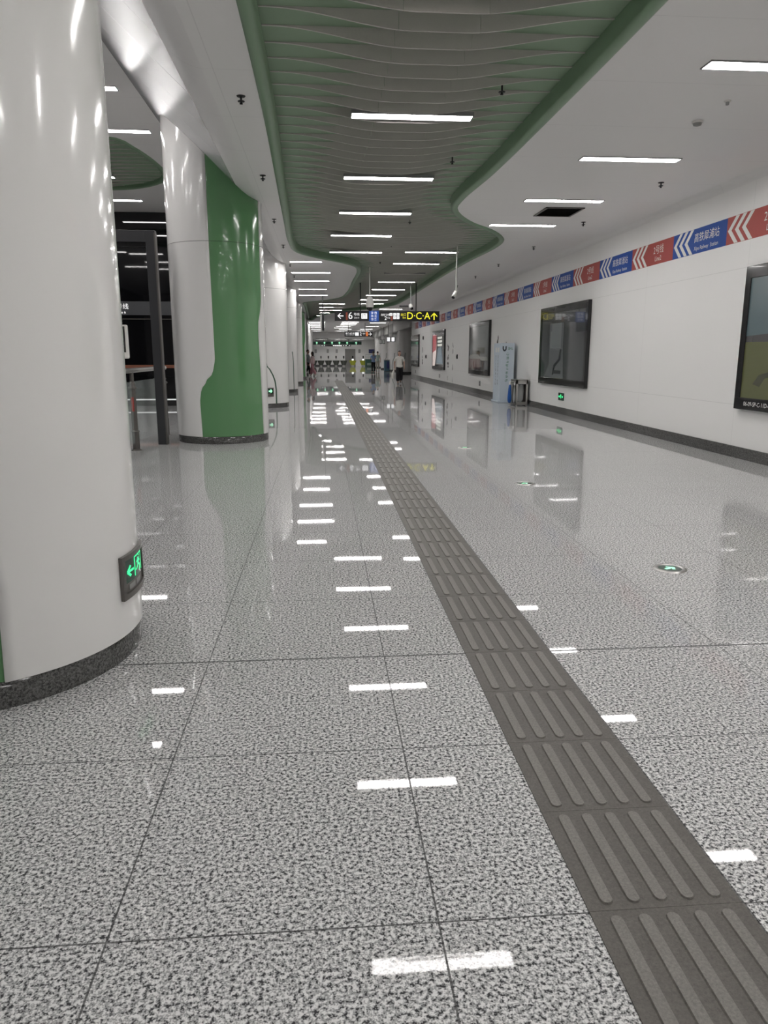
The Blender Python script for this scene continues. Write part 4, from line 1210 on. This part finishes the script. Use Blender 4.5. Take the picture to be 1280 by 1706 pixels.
def person(label, loc, rotz, s, pose, shirt, trousers, shoe, hair_long, wide=False, sleeve='short', bulk=1.0):
    # local frame: faces -Y, right hand at -X
    t = thing('person', label, 'person', loc, None, rotz)
    V = {}
    V['pel'] = (0, 0, .93); V['sp'] = (0, -.01, 1.10); V['ch'] = (0, 0, 1.27); V['nb'] = (0, .01, 1.40); V['nk'] = (0, 0, 1.45)
    V['h0'] = (0, .0, 1.53)
    for sg, n_ in ((-1, 'R'), (1, 'L')):
        V['sh' + n_] = (sg*.165, 0, 1.345)
        el, wr = pose['arm' + n_]
        V['el' + n_] = el; V['wr' + n_] = wr
        d = (Vector(wr) - Vector(el)).normalized()
        V['pm' + n_] = tuple(Vector(wr) + d * .07)
        side = Vector((0, 1, 0)) if abs(d.y) < .8 else Vector((1, 0, 0))
        base = Vector(wr) + d * .075
        for q in range(4):
            f0 = base + side * (-.027 + .018*q)
            L = (.065, .075, .07, .055)[q]
            V[f'f{q}a' + n_] = tuple(f0 + d * L * .5 + Vector((-sg*.004, 0, 0)))
            V[f'f{q}b' + n_] = tuple(f0 + d * L + Vector((-sg*.018, 0, 0)))
        V['t0' + n_] = tuple(Vector(wr) + d * .04 + side * -.035 + Vector((-sg*.01, 0, 0))); V['t1' + n_] = tuple(Vector(wr) + d * .075 + side * -.055 + Vector((-sg*.015, 0, 0)))
        V['hp' + n_] = (sg*.085, 0, .88)
        kn, an = pose['leg' + n_]
        V['kn' + n_] = kn; V['an' + n_] = an
        V['he' + n_] = (an[0], an[1] + .03, an[2] - .045); V['to' + n_] = (an[0] + sg*.015, an[1] - .14, max(an[2] - .055, .025))
    E = [('pel','sp'),('sp','ch'),('ch','nb'),('nb','nk'),('nk','h0')]
    for n_ in 'RL':
        E += [('ch','sh'+n_),('sh'+n_,'el'+n_),('el'+n_,'wr'+n_),('wr'+n_,'pm'+n_),('wr'+n_,'t0'+n_),('t0'+n_,'t1'+n_),('pel','hp'+n_),('hp'+n_,'kn'+n_),('kn'+n_,'an'+n_),('an'+n_,'to'+n_)]
        for q in range(4): E += [('pm'+n_, f'f{q}a'+n_), (f'f{q}a'+n_, f'f{q}b'+n_)]
    rad = dict(pel=(.112,.082), sp=(.105,.075), ch=(.135,.095), nb=.06, nk=.05, h0=.05)
    for n_ in 'RL':
        rad.update({'sh'+n_: .058, 'el'+n_: .042, 'wr'+n_: .028, 'pm'+n_: (.036,.02), 't0'+n_: .011, 't1'+n_: .009, 'hp'+n_: .088, 'kn'+n_: .055, 'an'+n_: .038, 'to'+n_: (.034,.022)})
        for q in range(4): rad[f'f{q}a'+n_] = .009; rad[f'f{q}b'+n_] = .008
    ks = [k for k in V if not k.startswith('he')]
    ix = {k: i for i, k in enumerate(ks)}
    sc = lambda p: tuple(c * s for c in p)
    rr = lambda r: tuple(q * s for q in r) if isinstance(r, tuple) else r * s
    body = skin([sc(V[k]) for k in ks], [(ix[a], ix[c_]) for a, c_ in E], [rr(rad[k]) for k in ks], 'body', 'skin', t)
    # head shaped from a sphere and joined into the body mesh: jaw, brow, nose, ears
    hb = bmesh.new(); hb.from_mesh(body.data)
    for (cx_, cy_, cz_), (rx, ry, rz), jaw in (((0, -.006, 1.572), (.078, .097, .118), True), ((0, -.098, 1.556), (.013, .016, .022), False), ((.078, .008, 1.565), (.010, .02, .03), False), ((-.078, .008, 1.565), (.010, .02, .03), False)):
        ret = bmesh.ops.create_uvsphere(hb, u_segments=20, v_segments=14, radius=1.0)
        for v in ret['verts']:
            x, y, z = v.co.x * rx, v.co.y * ry, v.co.z * rz
            if jaw and z < 0:
                k_ = (-z / rz) ** 1.4
                x *= 1 - .25 * k_; y = y * (1 - .12 * k_) - .012 * k_
            if jaw and y < 0 and .0 < z < .03: y += .006
            v.co = Vector((cx_ + x, cy_ + y, cz_ + z)) * s
        for f in {f for v in ret['verts'] for f in v.link_faces}: f.smooth = True
    hb.to_mesh(body.data); hb.free()
    # shirt
    vs = [V['sp'], V['ch'], (0, .005, 1.375), (0, 0, .95), (0, 0, .80)]; es = [(0, 1), (1, 2), (0, 3), (3, 4)]
    rs = [(.138*bulk,.115*bulk), (.155*bulk,.118*bulk), (.075,.07), (.172*bulk,.142*bulk), (.185*bulk,.152*bulk)]
    for n_ in 'RL':
        sh, el, wr = Vector(V['sh'+n_]), Vector(V['el'+n_]), Vector(V['wr'+n_])
        k = len(vs)
        vs += [tuple(sh), tuple(sh + (el - sh) * .8)]; rs += [.072*bulk, .062*bulk]; es += [(1, k), (k, k + 1)]
        if sleeve == 'long':
            vs += [tuple(el), tuple(el + (wr - el) * .92)]; rs += [.06, .045]; es += [(k + 1, k + 2), (k + 2, k + 3)]
    skin([sc(v) for v in vs], es, [rr(r) for r in rs], 'shirt', shirt, t)
    # trousers
    vs = [(0, 0, .93), (0, 0, 1.03)]; es = [(0, 1)]; rs = [(.132*bulk,.104*bulk), (.118*bulk,.092*bulk)]
    for n_ in 'RL':
        hp, kn, an = Vector(V['hp'+n_]), Vector(V['kn'+n_]), Vector(V['an'+n_])
        k = len(vs)
        vs += [tuple(hp + Vector((0, 0, -.05))), tuple(kn), tuple(an + Vector((0, 0, .03)))]
        rs += [.105*bulk, .108 if wide else .07, .118 if wide else .058]
        es += [(0, k), (k, k + 1), (k + 1, k + 2)]
    skin([sc(v) for v in vs], es, [rr(r) for r in rs], 'trousers', trousers, t)
    for n_ in 'RL':
        an = V['an'+n_]
        zb = an[2] - .085
        skin([sc((an[0], an[1] + .045, zb + .04)), sc((an[0], an[1] - .06, zb + .038)), sc((an[0], an[1] - .15, zb + .032)), sc((an[0], an[1] + .01, zb + .085))],
             [(0, 1), (1, 2), (1, 3)], [rr((.042,.036)), rr((.045,.034)), rr((.04,.026)), rr(.043)], 'shoe', shoe, t)
    # hair: a cap over skull, pulled in over the face
    b = MB(); nn = 20; kk = 12; vs = []; fs = []
    for j in range(kk + 1):
        ph = PI * j / kk
        for i in range(nn):
            th = 2*PI*i/nn
            x, y, z = .091*math.sin(ph)*math.cos(th), .108*math.sin(ph)*math.sin(th) + .008, .126*math.cos(ph)
            if z < .05 and y < -.02:
                x *= .80; y = .0
            if z < -.02:
                if hair_long: z = -.02 + (z + .02) * 2.1; y = y * .8 + .02
                else: x *= .72; y = y * .72 + .012; z *= .6
            vs.append(sc((x, y, 1.585 + z)))
    for j in range(kk):
        fs += [(j*nn+i, (j+1)*nn+i, (j+1)*nn+(i+1) % nn, j*nn+(i+1) % nn) for i in range(nn)]
    b.add(vs, fs, 0, True); b.build('hair', 'hair', t, local=True)
    for sg in (-1, 1):
        MB().sphere(sc((sg*.03, -.092, 1.578)), tuple(q*s for q in (.014, .008, .008)), 8).build('eye', 'print_dark', t, local=True)
    MB().sphere(sc((0, -.095, 1.515)), tuple(q*s for q in (.022, .008, .006)), 8).build('mouth', 'cloth_pink', t, local=True)
    return t
stand = dict(armR=((-.235, .02, 1.08), (-.23, -.06, .84)), armL=((.235, .02, 1.08), (.23, -.06, .84)), legR=((-.10, -.01, .48), (-.11, .02, .085)), legL=((.10, -.01, .48), (.11, .02, .085)))
walk = dict(armR=((-.25, .05, 1.09), (-.25, .0, .84)), armL=((.25, -.02, 1.08), (.245, -.14, .86)), legR=((-.09, -.12, .50), (-.09, -.14, .085)), legL=((.095, .05, .49), (.09, .26, .13)))
fold = dict(armR=((-.22, -.02, 1.10), (-.06, -.20, 1.10)), armL=((.22, -.02, 1.10), (.08, -.20, 1.06)), legR=stand['legR'], legL=stand['legL'])
wp = person('woman in white t-shirt and black trousers walking toward the camera with a white bag', (3.97, 38.6, 0), 0, .985, walk, 'cloth_white', 'cloth_black', 'shoe', True, True, bulk=1.18)
b = MB()
vs = []
for z, w_, d_ in ((.79, .02, .02), (.70, .035, .03), (.62, .09, .045), (.45, .115, .055), (.30, .11, .06), (.27, .09, .05)):
    for i in range(12):
        a = 2*PI*i/12
        vs.append((-.262 - min(1, (.79 - z) * 4) * .075 + w_*math.cos(a) * .6, -.02 + d_*math.sin(a)*1.6, z))
b.add(vs, [(j*12+i, j*12+(i+1) % 12, (j+1)*12+(i+1) % 12, (j+1)*12+i) for j in range(5) for i in range(12)] + [tuple(60 + i for i in range(12))], 0, True)
bag = b.build('carrier_bag', 'cloth_white')
bag.location = (3.97, 38.6, 0)
tag(bag, 'white carrier bag hanging from the right hand of the walking woman', 'bag')
person('man in light blue shirt and black trousers standing far down the corridor', (4.12, 60.6, 0), R(200), 1.03, fold, 'cloth_blue', 'cloth_black', 'shoe', False)
person('man in sage shirt and khaki trousers standing behind the blue-shirted man', (5.05, 68.5, 0), R(165), 1.03, stand, 'cloth_sage', 'cloth_khaki', 'shoe', False)
person('man in grey shirt and black trousers walking beside the woman in pink', (-.97, 52.6, 0), R(70), 1.06, walk, 'cloth_grey', 'cloth_black', 'shoe', False)
person('woman in pale pink top and wide pink trousers beside the far left columns', (-.66, 52.2, 0), R(250), .98, walk, 'cloth_palepink', 'cloth_pink', 'shoe_white', True, True, 'long', 1.05)
